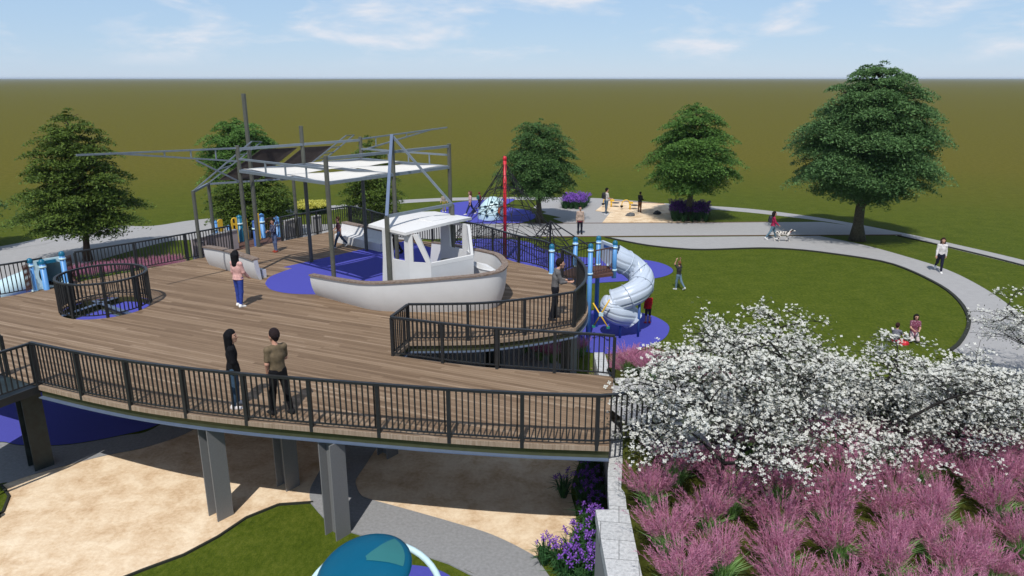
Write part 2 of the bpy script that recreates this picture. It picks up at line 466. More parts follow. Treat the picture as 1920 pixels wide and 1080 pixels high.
c_top=[(1935,700),(1990,660),(1962,625),(1920,597),(1901,579),(1844,540),(1776,506),(1695,480),(1617,459),(1535,442.5)]
flat('curved_path',pxs(c_bot)+pxs(c_top)+[G(1300,444.5)],M['concrete'],.012)
def edge_line(name, line, w, z, h, mat):
    b=MB(); pts=resample(line,.8)
    for p,q in zip(pts,pts[1:]): b.bar((p.x,p.y,z),(q.x,q.y,z),w,h)
    return setting(name,b,M[mat])
edge_line('kerb_lawn_edge',pxs(c_bot),.14,.03,.07,'kerb')
edge_line('kerb_main_path',px([(850,444.6),(1000,444.2),(1135,443.7),(1440,441.8),(1690,440.8)]),.10,.02,.03,'rust')
edge_line('kerb_play_side',px([(930,419.5),(1129,418.7),(1260,418.2),(1440,416.6)]),.09,.02,.03,'rust')
edge_line('kerb_outer_path',pxs([(1684,442.5),(1800,469),(1920,499),(2100,550)]),.16,.03,.05,'kerb')
flat('side_path',px([(-60,470),(0,463),(71,449),(120,447),(83,458),(19,468),(-60,470)]),M['concrete'],.012)
flat('plaza',px([(1022,371.5),(1145,374.5),(1116,396),(1144,399.5),(1129,419.5),(1061,419.5),(1037,410),(1052,408),(1017,400.5),(1025,398),(1000,389.5)]),M['concrete'],.016)
flat('play_sand',px([(1140,376.8),(1245,382.5),(1270,392),(1330,400),(1320,418),(1129,418.3),(1144,399.2),(1116,395.8)]),M['sand'],.02)
edge_line('kerb_play_sand',px([(1140,376.6),(1245,382.3)]),.10,.03,.04,'rust')
# blue rubber safety surfaces
flat('far_rubber_pad',pxs([(835,388),(850,381),(900,375.6),(962,373.2),(958,379),(948,386),(965,391),(992,395),(1004,404),(998,412),(970,418.5),(900,419.4),(845,412),(826,398)],0,6,True),M['rubber'],.02)
flat('climber_rubber_pad',pxs([(860,452),(930,448),(985,453),(1022,468),(1085,482),(1150,484),(1203,487),(1243,495),(1262,508),(1240,520),(1180,527),(1120,531),(1040,540),(940,560),(800,540),(780,480)],0,6,True),M['rubber'],.016)
flat('slide_rubber_pad',pxs([(1030,600),(1090,585),(1160,582),(1215,590),(1249,606),(1254,622),(1238,640),(1190,656),(1140,664),(1080,656),(1030,630)],0,6,True),M['rubber'],.016)
flat('underdeck_rubber_pad',pxs([(-180,800),(-60,838),(0,829),(40,835),(125,834),(225,817),(300,795),(380,740),(420,640),(300,560),(120,530),(-60,560),(-260,650)],0,6,True),M['rubber'],.016)
flat('left_rubber_pad',pxs([(-100,530),(0,535),(50,545),(60,560),(0,570),(-100,570)],0,4,True),M['rubber'],.02)
flat('spinner_rubber_pad',pxs([(560,1150),(620,1085),(700,1062),(790,1062),(850,1085),(900,1150),(760,1230)],0,6,True),M['rubber'],.012)
# sand pits and the lower walk
flat('sand_pit',pxs([(-120,960),(9,908),(70,888),(187,857),(277,838),(359,808)])+px([(420,760),(700,740),(710,834),(687,870),(668,899)])+pxs([(669,914),(676,927),(690,935),(720,960),(640,1000),(600,960)])[1:-2]+pxs([(587,943),(560,943),(525,947),(481,961),(437,989),(394,1017),(329,1049),(242,1080),(100,1140),(-200,1200)]),M['sand'],.004)
flat('sand_pit_right',pxs([(668,899),(669,914),(676,927),(690,935),(762,955),(850,980),(923,1003),(996,1039),(1042,1072)])+pxs([(1060,1055),(1049,1033),(1078,1010),(1079,960),(1071,916),(1090,861)])+px([(1100,800),(1000,700),(720,740),(710,834),(687,870)]),M['sand'],.004)
edge_line('kerb_sand_pit',pxs([(587,943),(560,943),(525,947),(481,961),(437,989),(394,1017),(329,1049),(242,1080),(100,1140)]),.05,.02,.05,'kerb')
walk=[(710,834),(687,870),(668,899),(669,914),(676,927),(690,935),(762,955),(850,980),(923,1003),(996,1039),(1042,1072),(1090,1120)]
walk2=[(950,1130),(894,1082),(876,1070),(824,1050),(762,1031),(690,1006),(654,996),(608,972),(584,943),(582,917),(599,883),(640,800),(640,740)]
flat('lower_walk',pxs(walk)+pxs(walk2)+px([(720,720)]),M['walk'],.010)
edge_line('kerb_lower_walk',pxs([(950,1130),(894,1082),(824,1050),(762,1031),(690,1006),(654,996),(608,972),(584,943)]),.05,.016,.03,'walk')
flat('underdeck_walk',pxs([(-200,950),(0,907),(9,908),(70,888),(187,857),(277,838),(359,808),(420,760)])+pxs([(420,700),(300,797),(225,818),(125,835),(40,836),(0,830),(-60,839),(-200,830)]),M['walk'],.010)
flat('notch_walk',px([(740,668),(930,640),(1010,655),(1060,690),(1060,700),(960,705),(870,700)]),M['walk'],.02)
flat('grass_islet',pxs([(-60,900),(3,911),(16,925),(16,936),(3,964),(-60,990)],0,6,True),M['grass'],.012)
edge_line('kerb_islet',pxs([(3,911),(16,925),(16,936),(3,964),(-60,990)]),.05,.02,.05,'kerb')
b=MB()
iris_bed=pxs([(1095,850),(1088,862),(1071,916),(1079,960),(1078,1010),(1049,1033),(1008,1044),(1060,1120)])+[G(1130,1120),G(1130,850)]
flat('iris_bed',iris_bed,M['grass'],.014)

# ============================================================ the raised deck
front=[(72,722),(166,744),(259,762),(362,777),(475,790),(596,801),(723,812),(850,822),(981,830),(1080,834),(1142,836)]
tip=[(1078,614),(1096,594),(1101,577),(1097,558),(1082,538),(1056,522)]
back1=[(1028,509),(1011,502),(961,490),(885,465),(800,453),(722,446),(690,436),(657,428)]
back2=[(657,428),(616,435),(595,440),(556,447),(531,452)]
back3=[(531,452),(485,461),(440,471)]
back4=[(440,471),(385,482),(348,490),(277,504),(150,528)]
back5=[(94,540),(31,553),(0,558),(-100,577),(-170,600)]
e_front=pxs(front,D,6); e_right=px([(1142,836),(1150,707)],D)
e_low=px([(1150,707),(1125,704),(1050,699),(910,689),(832,680),(737,667)],D)
e_short=px([(737,667),(767,641)],D)
e_up=pxs([(767,641),(860,640),(922,637),(1012,626),(1078,614)],D,5)
e_tip=pxs(tip,D,6)
e_b1=pxs(back1,D,4); e_b2=px(back2,D); e_b3=px(back3,D); e_b4=px(back4,D); e_b5=px(back5,D)
e_left=px([(-170,600),(-170,655),(0,699),(72,722)],D)
loops=[e_front,e_right,e_low,e_short,e_up,e_tip,e_b1,e_b2,e_b3,e_b4,e_b5,e_left]
outline=[]
for l in loops:
    for p in l:
        if not outline or (p-outline[-1]).length>.02: outline.append(p)
if (outline[0]-outline[-1]).length<.02: outline.pop()
RC=Vector((-12.64,21.57,D)); RR=1.25
hole=[RC+Vector((math.cos(a),math.sin(a),0))*(RR+.02) for a in [2*math.pi*k/40 for k in range(40)]][::-1]
deck=thing('raised_deck','large raised timber boardwalk deck on grey steel columns above the sand','deck',(-3,19,0))
allp=outline+hole
tri=tessellate_polygon([[Vector((p.x,p.y,0)) for p in outline],[Vector((p.x,p.y,0)) for p in hole]])
b=MB(); n=len(allp); fs=[]
for t in tri:
    p,q,r_=[allp[i] for i in t]
    c=(q.x-p.x)*(r_.y-p.y)-(q.y-p.y)*(r_.x-p.x)
    t=tuple(t) if c>0 else tuple(t[::-1])
    fs.append(t); fs.append(tuple(i+n for i in t[::-1]))
for lp,o0 in ((outline,0),(hole,len(outline))):
    k=len(lp)
    for i in range(k):
        j=(i+1)%k; fs.append((o0+i,o0+i+n,o0+j+n,o0+j))
b.add([(p.x,p.y,D) for p in allp]+[(p.x,p.y,D-.06) for p in allp],fs)
b.build('deck_boards',M['deck'],deck)

def offset(pts, o):
    out=[]
    for i,p in enumerate(pts):
        d=pts[min(i+1,len(pts)-1)]-pts[max(i-1,0)]; d=Vector((d.x,d.y,0)); d.normalize()
        out.append(Vector((p.x+d.y*o,p.y-d.x*o,p.z)))
    return out
def ribbon(b, pts, o0, o1, z0, z1, rel=False):
    A=offset(pts,o0); B=offset(pts,o1); n=len(pts); vs=[]
    for p,q in zip(A,B):
        e=p.z if rel else 0
        vs+=[(p.x,p.y,z0+e),(q.x,q.y,z0+e),(q.x,q.y,z1+e),(p.x,p.y,z1+e)]
    fs=[]
    for i in range(n-1):
        for k in range(4):
            k2=(k+1)%4; fs.append((i*4+k,i*4+k2,i*4+4+k2,i*4+4+k))
    fs+= [(3,2,1,0),(4*n-4,4*n-3,4*n-2,4*n-1)]
    b.add(vs,fs)
edges=[e_front,e_low,e_short,e_up,e_tip,e_b1,e_b2+e_b3[1:]+e_b4[1:],e_b5]
for nm,o0,o1,z0,z1,mt in (('fascia_board',.003,.03,D-.105,D-.002,'fascia'),('edge_beam',-.075,-.05,D-.29,D-.062,'beam'),('beam_flange',-.13,.045,D-.315,D-.292,'flange')):
    for e in edges:
        b=MB(); ribbon(b,e,o0,o1,z0,z1); b.build(nm,M[mt],deck)
b=MB(); ribbon(b,[h for h in hole]+[hole[0]],.02,.04,D-.22,D-.062); b.build('opening_beam',M['beam'],deck)
# cross girders seen through the round opening
for (p,q) in (((135,603),(240,566)),((128,560),(262,610))):
    P,Q=G(*p,D-.35),G(*q,D-.35); d=(Q-P).normalized()
    P=P-d*1.2; Q=Q+d*1.2
    g=MB(); g.bar((P.x,P.y,D-.17),(Q.x,Q.y,D-.17),.02,.18); g.build('girder',M['beam'],deck)
    g=MB(); g.bar((P.x,P.y,D-.075),(Q.x,Q.y,D-.075),.15,.02); g.bar((P.x,P.y,D-.27),(Q.x,Q.y,D-.27),.15,.02); g.build('girder_flange',M['flange'],deck)
def column(c, ang, mat='column', w=.37, dp=.33, top=D-.32):
    b=MB(); ca,sa=math.cos(ang),math.sin(ang)
    for s in (-1,1):
        b.box((c.x-sa*s*dp/2,c.y+ca*s*dp/2,top/2-.05),(w,.03,top+.1),ang)
    b.box((c.x,c.y,top/2-.05),(.025,dp-.034,top+.1),ang)
    return b.build('support_column',M[mat],deck)
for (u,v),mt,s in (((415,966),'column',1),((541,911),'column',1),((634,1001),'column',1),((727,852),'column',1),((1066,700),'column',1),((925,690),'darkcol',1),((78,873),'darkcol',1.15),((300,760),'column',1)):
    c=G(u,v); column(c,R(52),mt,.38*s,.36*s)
# landing of the stair at the near corner
ld=thing('stair_landing','dark steel stair landing joined to the near corner of the deck','stair landing',G(20,715,0))
b=MB(); lp=px([(80,719),(-10,752),(-170,800),(-190,740),(-60,683),(5,701)],D-.03); b.prism([(p.x,p.y) for p in lp],D-.10,D-.035); b.build('plate',M['darkcol'],ld)
b=MB(); ribbon(b,px([(-170,803),(-10,753),(79,720)],D-.03),.01,.05,D-.2,D-.02); b.build('channel',M['rail'],ld)

# ============================================================ guard railings
def railing(path, label, post_step=1.42, h=1.05, inset=0.0, group='charcoal railings round the deck', corners=None, zf=None, closed=False, firstpost=True):
    """path: base line; posts, hand rail, foot rail and one picket panel per bay"""
    path=[Vector(p) for p in path]
    t=thing('guard_railing',label,'railing',(path[0].x,path[0].y,path[0].z),group)
    segs=[path] if not corners else corners
    topb=MB(); botb=MB(); first=True
    for seg in segs:
        seg=offset(seg,inset) if inset else seg
        bays=resample(seg,post_step)
        fine=resample(seg,.12)
        L=sum((q-p).length for p,q in zip(fine,fine[1:])); per=L/len(fine)
        rp=resample(seg,.35) if len(seg)>2 else seg
        ribbon(topb,rp,-.0375,.0375,h-.025,h+.025,True); ribbon(botb,rp,-.015,.015,.085,.115,True)
        nb=len(bays)-1
        for i,p in enumerate(bays):
            if closed and i==nb: continue
            if not first and i==0: continue
            d=(bays[min(i+1,nb)]-bays[max(i-1,0)])
            pb=MB(); pb.box((p.x,p.y,p.z+(h-.03)/2-.05),(.075,.07,h+.07),math.atan2(d.y,d.x)); pb.build('post',M['rail'],t)
        first=False
        nf=len(fine)-1
        for i in range(nb):
            pb=MB()
            k0=i*nf//nb; k1=(i+1)*nf//nb
            for k in range(k0,k1+1):
                p=fine[k]
                if any((p-x).length<.06 for x in (bays[i],bays[i+1])): continue
                d=fine[min(k+1,nf)]-fine[max(k-1,0)]
                pb.box((p.x,p.y,p.z+.10+(h-.12)/2),(.027,.027,h-.14),math.atan2(d.y,d.x))
            if pb.v: pb.build('picket_panel',M['rail'],t)
    topb.build('top_rail',M['rail'],t); botb.build('foot_rail',M['rail'],t)
    return t
ext=[Vector((2.55,12.95,D)),Vector((3.0,13.05,2.45))]
railing(e_front+ext,'long curved charcoal railing along the near edge of the timber deck',inset=.0)
railing(px([(76,722),(-60,770)],D-.03),'short charcoal railing on the near side of the stair landing at the deck corner',1.5)
railing(px([(16,705),(-100,742)],D-.03),'charcoal railing on the far side of the stair landing beside the deck corner',1.4)
ring=[RC+Vector((math.cos(a),math.sin(a),0))*RR for a in [2*math.pi*k/48-1.05 for k in range(49)]]
railing(ring,'round charcoal railing ring guarding the circular opening in the deck',.98,closed=True)
railing(px([(-100,577),(0,558),(31,553),(90,541)],D),'charcoal railing beside the pale blue slide entry with the tree behind',1.3,inset=-.05)
railing(px([(150,528),(277,504),(348,490),(385,482),(438,471)],D),'charcoal railing between the round opening and the yellow play panels',1.85,inset=-.05)
railing(px([(531,452),(556,447),(595,440),(616,435),(657,428)],D),'charcoal railing in front of the yellow flower bed',1.6,inset=-.05)
railing(spline(px([(657,428),(690,436),(722,446),(800,453),(885,465),(961,490),(1011,502),(1028,509)],D),4),'charcoal railing curving behind the boat cabin and the red mast',1.9,inset=-.05)
railing(e_tip[::-1],'charcoal railing round the deck tip beside the spiral slide',1.3,inset=.05)
railing(e_low,'charcoal railing along the open slot in the deck below the boat bow',1.4,corners=[offset(e_up,-.05)[::-1],e_short[::-1],offset(e_low,-.03)[::-1]])
# ============================================================ the play boat
flat_pad=MB()
pad=[G(u,v) for u,v in []]
padpts=pxs([(497,532),(505,520),(528,510),(548,503)],D,5)+px([(531,501),(700,463),(760,452),(830,470),(850,500),(800,540),(700,560)],D)+pxs([(650,552),(586,552),(540,550),(508,543),(497,532)],D,5)
flat_pad.sheet([(p.x,p.y) for p in padpts],D+.004); o=flat_pad.build('deck_rubber_pad',M['rubber']); o['kind']='structure'

def hullwall(stations, th=.16, name='hull', parent=None, capw=.19, inward=None):
    """stations: (bottom xy, top xyz); plank shell with a rounded bilge, and its timber cap"""
    bot=[s[0] for s in stations]; top=[s[1] for s in stations]
    n=len(stations); b=MB(); rows=9
    vs=[]
    for i in range(n):
        p=Vector((bot[i][0],bot[i][1],D)); q=Vector(top[i])
        d=Vector(top[min(i+1,n-1)])-Vector(top[max(i-1,0)]); d.z=0; d.normalize(); out=Vector((d.y,-d.x,0))
        ring=[]
        for k in range(rows):
            s=k/(rows-1)
            z=D+(q.z-D)*s
            w=1-(1-s)**2.4                       # bilge turns in quickly near the deck
            xy=p.lerp(q,w)
            ring.append((xy.x,xy.y,z))
        a=ring[-1]
        iq=Vector((a[0],a[1],0))-out*th
        ring.append((iq.x,iq.y,q.z))
        ip=Vector((ring[2][0],ring[2][1],0))-out*th
        ring.append((ip.x,ip.y,D+.3*(q.z-D))); ring.append((ip.x-out.x*.02,ip.y-out.y*.02,D))
        vs+=ring
    m=rows+3; fs=[]
    for i in range(n-1):
        for k in range(m):
            k2=(k+1)%m
            fs.append((i*m+k,i*m+m+k,i*m+m+k2,i*m+k2))
    fs.append(tuple(range(m))[::-1]); fs.append(tuple((n-1)*m+k for k in range(m)))
    b.add(vs,fs); b.build(name,M['white'],parent,'angle')
    c=MB(); ribbon(c,[Vector(t) for t in top],-capw+.03,.05,0,.05)
    # follow the sheer
    k=0
    for i in range(n):
        for j in range(4):
            x,y,z=c.v[k]; c.v[k]=(x,y,top[i][2]+z+.002); k+=1
    c.build('cap_rail',M['cap'],parent)

ax=Vector((.755,-.656,0)); bx=Vector((.656,.755,0))     # bow direction, starboard direction
boat=thing('play_boat','white play boat bow with timber cap rail and small wheelhouse on the deck','play boat',(-2.5,22.3,D))
near_b=[(585,554),(629,568),(702,583),(757,588),(835,587),(899,578),(934,565),(947,548)]
near_t=[(581,517),(640,527),(690,532.5),(755,530),(835,524),(900,518),(935,511),(948,502)]
def st_from_px(bs,ts,flare):
    B=[G(u,v,D) for u,v in bs]; out=[]
    for i,p in enumerate(B):
        d=B[min(i+1,len(B)-1)]-B[max(i-1,0)]; d.normalize()
        q=p+Vector((d.y,-d.x,0))*flare
        z=ZV(q.y,ts[i][1]); out.append((p,Vector((q.x,q.y,z))))
    return out
S1=[(None,G(u,v,z)) for (u,v),z in zip(near_t,(3.25,3.34,3.43,3.53,3.63,3.68,3.71,3.72))]
zb=3.72
far=[((949,493),zb),((936,479),zb),((912,472),zb-.02),((886,467),zb-.05),((850,459.5),zb-.12),((815,455),zb-.2)]
for (uv,z) in far:
    q=G(uv[0],uv[1],z); S1.append((None,q))
# bottom of the far side: inside the top line by the same flare
for i,(p,q) in enumerate(S1):
    if p is None:
        a=S1[max(i-1,0)][1]; c=S1[min(i+1,len(S1)-1)][1]; d=c-a; d.z=0; d.normalize()
        S1[i]=(q-Vector((d.y,-d.x,0))*.19,q)
bo=spline([Vector((p.x,p.y,D)) for p,q in S1],5); to=spline([q for p,q in S1],5)
hullwall(list(zip(bo,to)),.15,'hull',boat)
# timber breasthook bench inside the bow
b=MB(); b.slab3([G(889,500,3.38),G(900,507,3.40),G(927,512.5,3.70),G(931,509,3.72),G(914,498,3.52),G(890,493,3.44)][::-1],.06); b.build('bow_bench',M['roofw'],boat)

ZS,ZT=4.0,4.86
C1=Vector((-3.12,21.46,0)); C2=Vector((-2.46,21.32,0)); RS=Vector((-1.22,22.42,0)); R1=Vector((-1.42,23.1,0))
Lp=Vector((-4.05,22.12,0)); Bp=R1+(Lp-C1)
def at(p,z): return Vector((p.x,p.y,z))
def pan(b,pts,th=.07):
    b.slab3(pts,th)
def cabin_side(P,Q,Rr,mirror=False):
    """P rear post foot, Q side fold, Rr front corner of the sill"""
    f=(lambda l: l[::-1]) if mirror else (lambda l: l)
    b=MB()
    d=(P-Q).normalized()
    P0=P+d*.12
    pan(b,f([at(Q,D),at(P0,D),at(P,ZS),at(Q,ZS)][::-1]))
    pan(b,f([at(Rr,D),at(Q,D),at(Q,ZS),at(Rr,ZS)][::-1]))
    L=(P-Q).length
    # rear post flares to the foot, slim post at the fold
    pan(b,f([at(Q+d*(L-.42),ZS),at(P,ZS),at(P-d*.02,ZT),at(Q+d*(L-.36),ZT)][::-1]))
    pan(b,f([at(Q,ZS),at(Q+d*.2,ZS),at(Q+d*.2,ZT),at(Q,ZT)][::-1]))
    pan(b,f([at(Q+d*.2,ZT-.07),at(Q+d*(L-.365),ZT-.07),at(Q+d*(L-.365),ZT),at(Q+d*.2,ZT)][::-1]))
    e=(Rr-Q).normalized()
    pan(b,f([at(Q+e*.12,ZS),at(Q,ZS),at(Q,ZT),at(Q+e*.12,ZT)][::-1]),.06)
    pan(b,f([at(Rr,ZS),at(Rr-e*.15,ZS),at(Q+e*.12,ZT),at(Q+e*.3,ZT)][::-1]),.09)
    return b.build('side_wall',M['white'],boat)
cabin_side(Lp,C1,C2); cabin_side(Bp,R1,RS,True)
b=MB(); e=(RS-C2).normalized()
pan(b,[at(C2,D),at(RS,D),at(RS,ZS-.12),at(C2,ZS-.12)]); b.build('front_wall',M['white'],boat)
b=MB(); pan(b,[at(C2,ZS-.115),at(RS,ZS-.115),at(RS,ZS),at(C2,ZS)],.10); b.build('window_sill',M['roofw'],boat)
b=MB(); b.box(tuple((C1+R1)/2+ax*.05+Vector((0,0,3.0))),(1.7,.45,.12),R(49)); b.build('seat_bench',M['roofw'],boat)
b=MB(); c=(C2+RS)/2-ax*.28; b.lathe([(0,.0),(.17,0),(.2,.02),(.17,.04),(.16,.03),(0,.02)],16,(c.x,c.y,3.9)); b.build('steering_wheel',M['rail'],boat)
# roof with a bowed front edge and slight camber
rl,rf,rr,rb=Vector((-4.55,22.62,0)),Vector((-3.2,21.32,0)),Vector((-1.34,23.82,0)),Vector((-2.68,24.95,0))
b=MB(); nx,ny=10,8
for lay in (0,1):
    for j in range(ny+1):
        for i in range(nx+1):
            s,t=i/nx,j/ny
            p=rf.lerp(rr,s).lerp(rl.lerp(rb,s),t)
            p=p+ax*(.34*(1-t)*math.sin(math.pi*s))
            z=4.86+(.085 if lay else 0)+.12*math.sin(math.pi*s)
            b.v.append((p.x,p.y,z))
m=nx+1; q=(nx+1)*(ny+1)
for j in range(ny):
    for i in range(nx):
        k=j*m+i; b.f.append((k+q,k+1+q,k+1+m+q,k+m+q)); b.f.append((k+m,k+1+m,k+1,k)); b.m+= [0,0]
per=[i for i in range(m)]+[j*m+nx for j in range(1,ny+1)]+[ny*m+i for i in range(nx-1,-1,-1)]+[j*m for j in range(ny-1,0,-1)]
for a,c in zip(per,per[1:]+per[:1]): b.f.append((a,c,c+q,a+q)); b.m.append(0)
b.build('cabin_roof',M['roofw'],boat)
b=MB(); p=rf.lerp(rr,.52).lerp(rl.lerp(rb,.52),.22); b.box((p.x,p.y,5.075),(.62,.62,.03),R(50)); b.build('roof_hatch',M['roofw'],boat)

# two curved wall benches that stand for the stern
def bench(name,label,bs,ts,seatside=True):
    S=st_from_px(bs,ts,.16)
    t=thing(name,label,'bench',(S[0][0].x,S[0][0].y,D))
    bo=spline([p for p,q in S],5); to=spline([q for p,q in S],5)
    hullwall(list(zip(bo,to)),.15,'hull_wall',t,.26)
    seat=MB(); ribbon(seat,offset(bo[:-1],-.2),-.16,0,D+.002,D+.30); seat.build('seat_ledge',M['white'],t)
    return t
bench('wall_bench','curved white wall bench with timber cap left of the blue pad',[(393,497),(430,508),(462,518),(487,525)],[(385,464),(420,470),(455,480),(486,489)])
SB=[(624,418.5),(655,424),(686,430),(716,437)]
tt=thing('wall_bench','white wall bench with timber cap and seat ledge under the canopy behind the cabin','bench',tuple(G(680,465,D)))
fr=[G(628,454,D),G(654,459.5,D),G(684,466,D),G(714,473,D)]
tp=[Vector((p.x+.24,p.y+.50,0)) for p in fr]
tp=[Vector((p.x,p.y,ZV(p.y,v[1]))) for p,v in zip(tp,SB)]
b=MB()
pr=[]
for i,(p,q) in enumerate(zip(spline(fr,4),spline(tp,4))):
    d=Vector((.35,.75,0)).normalized()
    pr.append([(p.x,p.y,D),(p.x,p.y,D+.34),(p.x+d.x*.40,p.y+d.y*.40,D+.40),(q.x,q.y,q.z),(q.x+d.x*.14,q.y+d.y*.14,q.z),(q.x+d.x*.14,q.y+d.y*.14,D)])
m=6; vs=[v for r_ in pr for v in r_]; fs=[]
for i in range(len(pr)-1):
    for k in range(m):
        k2=(k+1)%m; fs.append((i*m+k,i*m+m+k,i*m+m+k2,i*m+k2))
fs.append(tuple(range(m))[::-1]); fs.append(tuple((len(pr)-1)*m+k for k in range(m)))
b.add(vs,fs); b.build('bench_body',M['white'],tt)
c=MB(); T=[Vector((p[3][0]+.06,p[3][1]+.1,p[3][2])) for p in pr]
for p,q in zip(T,T[1:]): c.bar(p+Vector((0,0,.03)),q+Vector((0,0,.03)),.28,.05)
c.build('cap_rail',M['cap'],tt)

# ============================================================ shade frame with sails, booms and gallows
KS=.957
cL,cF,cR,cB=[Vector((x*KS,y*KS,0)) for x,y in ((-9.9,26.5),(-5.93,23.3),(-2.37,27.7),(-6.27,30.5))]
def hs_(z): return H-(H-z)*KS
ZC=hs_(6.15)
shade=thing('shade_frame','tall grey pole frame with white shade sails, outrigger booms and a mast','shade structure',(-6,26.8,D))
def pole(x,y,top,r=.065,mat='pole',z0=D):
    b=MB(); b.tube([(x,y,z0),(x,y,top)],r,10); return b.build('pole',M[mat],shade,False)
for c,zt in ((cL,7.06),(cF,7.02),(cR,7.02),(cB,7.06)): pole(c.x,c.y,hs_(zt),.072)
mLB=cL.lerp(cB,.5); mFR=cF.lerp(cR,.5)
pole(mLB.x-.03,mLB.y,7.7,.072); pole(mFR.x,mFR.y,hs_(7.5),.072)
pole(-10.7,29.9,8.8,.085)
def fb(p,q,w=.09,name='beam',mat='frame'):
    b=MB(); b.bar(p,q,w,w); return b.build(name,M[mat],shade)
def zz(p,z): return Vector((p.x,p.y,z))
for a,c in ((cL,cF),(cF,cR),(cR,cB),(cB,cL)): fb(zz(a,ZC),zz(c,ZC),.10)
fb(zz(mLB,ZC+.003),zz(mFR,ZC+.003),.08); fb(zz(cL.lerp(cF,.5),ZC-.09),zz(cB.lerp(cR,.5),ZC-.09),.08)
fb(zz(cL,hs_(6.93)),zz(cB,hs_(6.93)),.09); fb(zz(cF,hs_(6.93)),zz(cR,hs_(6.93)),.09)
fb(zz(cL,hs_(6.58)),zz(cF,hs_(6.60)),.065); fb(zz(cB,hs_(6.58)),zz(cR,hs_(6.60)),.065)
for a,c in ((cL,cF),(cB,cR)):
    for s in (.33,.56,.79): fb(zz(a.lerp(c,s),ZC+.05),zz(a.lerp(c,s),hs_(6.56)),.05,'strut')
# four sails
def sail(a,b_,c,d):
    """corner points; edges bow inward and the cloth sags a little"""
    n=10; mb=MB(); pts=[Vector(x) for x in (a,b_,c,d)]; cen=sum(pts,Vector())/4
    pts=[p.lerp(cen,.07) for p in pts]
    for j in range(n+1):
        for i in range(n+1):
            s,t=i/n,j/n
            p=pts[0].lerp(pts[1],s).lerp(pts[3].lerp(pts[2],s),t)
            k=.26*(4*s*(1-s)*(2*t-1)**2*abs(2*t-1)+0)
            dirv=(cen-p); dirv.z=0
            e=4*s*(1-s)*abs(2*t-1)**3+4*t*(1-t)*abs(2*s-1)**3
            p=p+dirv*(.10*e)
            p.z+= -.10*math.sin(math.pi*s)*math.sin(math.pi*t)+.05*math.cos(math.pi*s)*math.cos(math.pi*t)
            mb.v.append((p.x,p.y,p.z))
    for j in range(n):
        for i in range(n):
            k=j*(n+1)+i; mb.f.append((k,k+1,k+n+2,k+n+1)); mb.m.append(0)
    o=mb.build('shade_sail',M['sail'],shade,True)
    s_=o.modifiers.new('thick','SOLIDIFY'); s_.thickness=.012
mc=(cL+cF+cR+cB)/4
e1,e2,e3,e4=cL.lerp(cF,.5),cF.lerp(cR,.5),cR.lerp(cB,.5),cB.lerp(cL,.5)
for q in ((cL,e1,mc,e4),(e1,cF,e2,mc),(mc,e2,cR,e3),(e4,mc,e3,cB)):
    sail(*[zz(p,ZC+.02) for p in q])
# outrigger booms
def boom(root,dirv,L,z1,z2,ztip):
    b=MB(); tip=root+dirv*L
    b.bar(zz(root,z1),zz(tip,ztip),.055); b.bar(zz(root,z2),zz(root.lerp(tip,.82),ztip-.0-.02),.05)
    for s in (.16,.33,.5):
        p=root.lerp(tip,s)
        b.bar(zz(p,z2+(ztip-.02-z2)*s/.82+.03),zz(p,z1+(ztip-z1)*s-.03),.04)
    b.build('outrigger_boom',M['frame'],shade)
bd=(cF-cR).normalized()
tipL=AT(143,291,21.0); dl=(Vector((tipL.x,tipL.y,0))-cL); boom(cL,dl.normalized(),dl.length,hs_(6.97),hs_(6.50),tipL.z)
tipR=AT(838,239,33.3); dr=(Vector((tipR.x,tipR.y,0))-cB); boom(cB,dr.normalized(),dr.length,hs_(6.97),hs_(6.50),tipR.z)
b=MB(); b.bar(zz(cL.lerp(Vector((tipL.x,tipL.y,0)),.3),hs_(6.68)),zz(cL,hs_(6.0))+Vector((0,0,-.25)),.05); b.build('brace',M['frame'],shade)
# bow A frame
q1=Vector((-3.82,21.85,0)); q2=Vector((-2.0,24.06,0)); za=5.34
pole(q1.x,q1.y,za,.075); pole(q2.x,q2.y,za,.075)
fb(zz(q1,za),zz(q2,za),.09)
apex=zz(mFR,hs_(7.5))
fb(zz(q1,za),apex,.095,'leg','flange'); fb(zz(q2,za),apex,.07,'leg','frame')
# stern gallows with ladders and tilted mesh panels
g1,g2,g3=Vector((-12.3,27.9,0)),Vector((-12.6,30.1,0)),Vector((-9.6,31.9,0))
for g in (g1,g2,g3): pole(g.x,g.y,5.22,.07)
fb(zz(g1,5.18),zz(g2,5.18),.08); fb(zz(g2,5.17),zz(g3,5.17),.07); fb(zz(g1,D+.55),zz(g2,D+.55),.05)
def ladder(a,b_,c,d):
    b=MB(); b.bar(a,b_,.045); b.bar(c,d,.045)
    for s in (.42,.56,.7,.84,1.0): b.bar(a.lerp(b_,s),c.lerp(d,s),.035)
    b.build('ladder',M['frame'],shade)
ladder(Vector((-12.3,27.9,5.2)),AT(472,265,29.3),Vector((-12.6,30.1,5.2)),AT(491,265.5,30.9))
ladder(Vector((-9.6,31.9,5.2)),AT(649,254,33.6),Vector((-9.3,33.0,5.2)),AT(664,253,34.6))
pa,pb_,pc,pd=AT(410,338,30.4),AT(490,280,31.2),AT(622,273.5,33.4),AT(553,334,32.4)
for s0,s1 in ((0,.50),(.58,1)):
    b=MB(); b.slab3([pa.lerp(pd,s0),pa.lerp(pd,s1),pb_.lerp(pc,s1),pb_.lerp(pc,s0)],.02); b.build('mesh_panel',M['net'],shade)

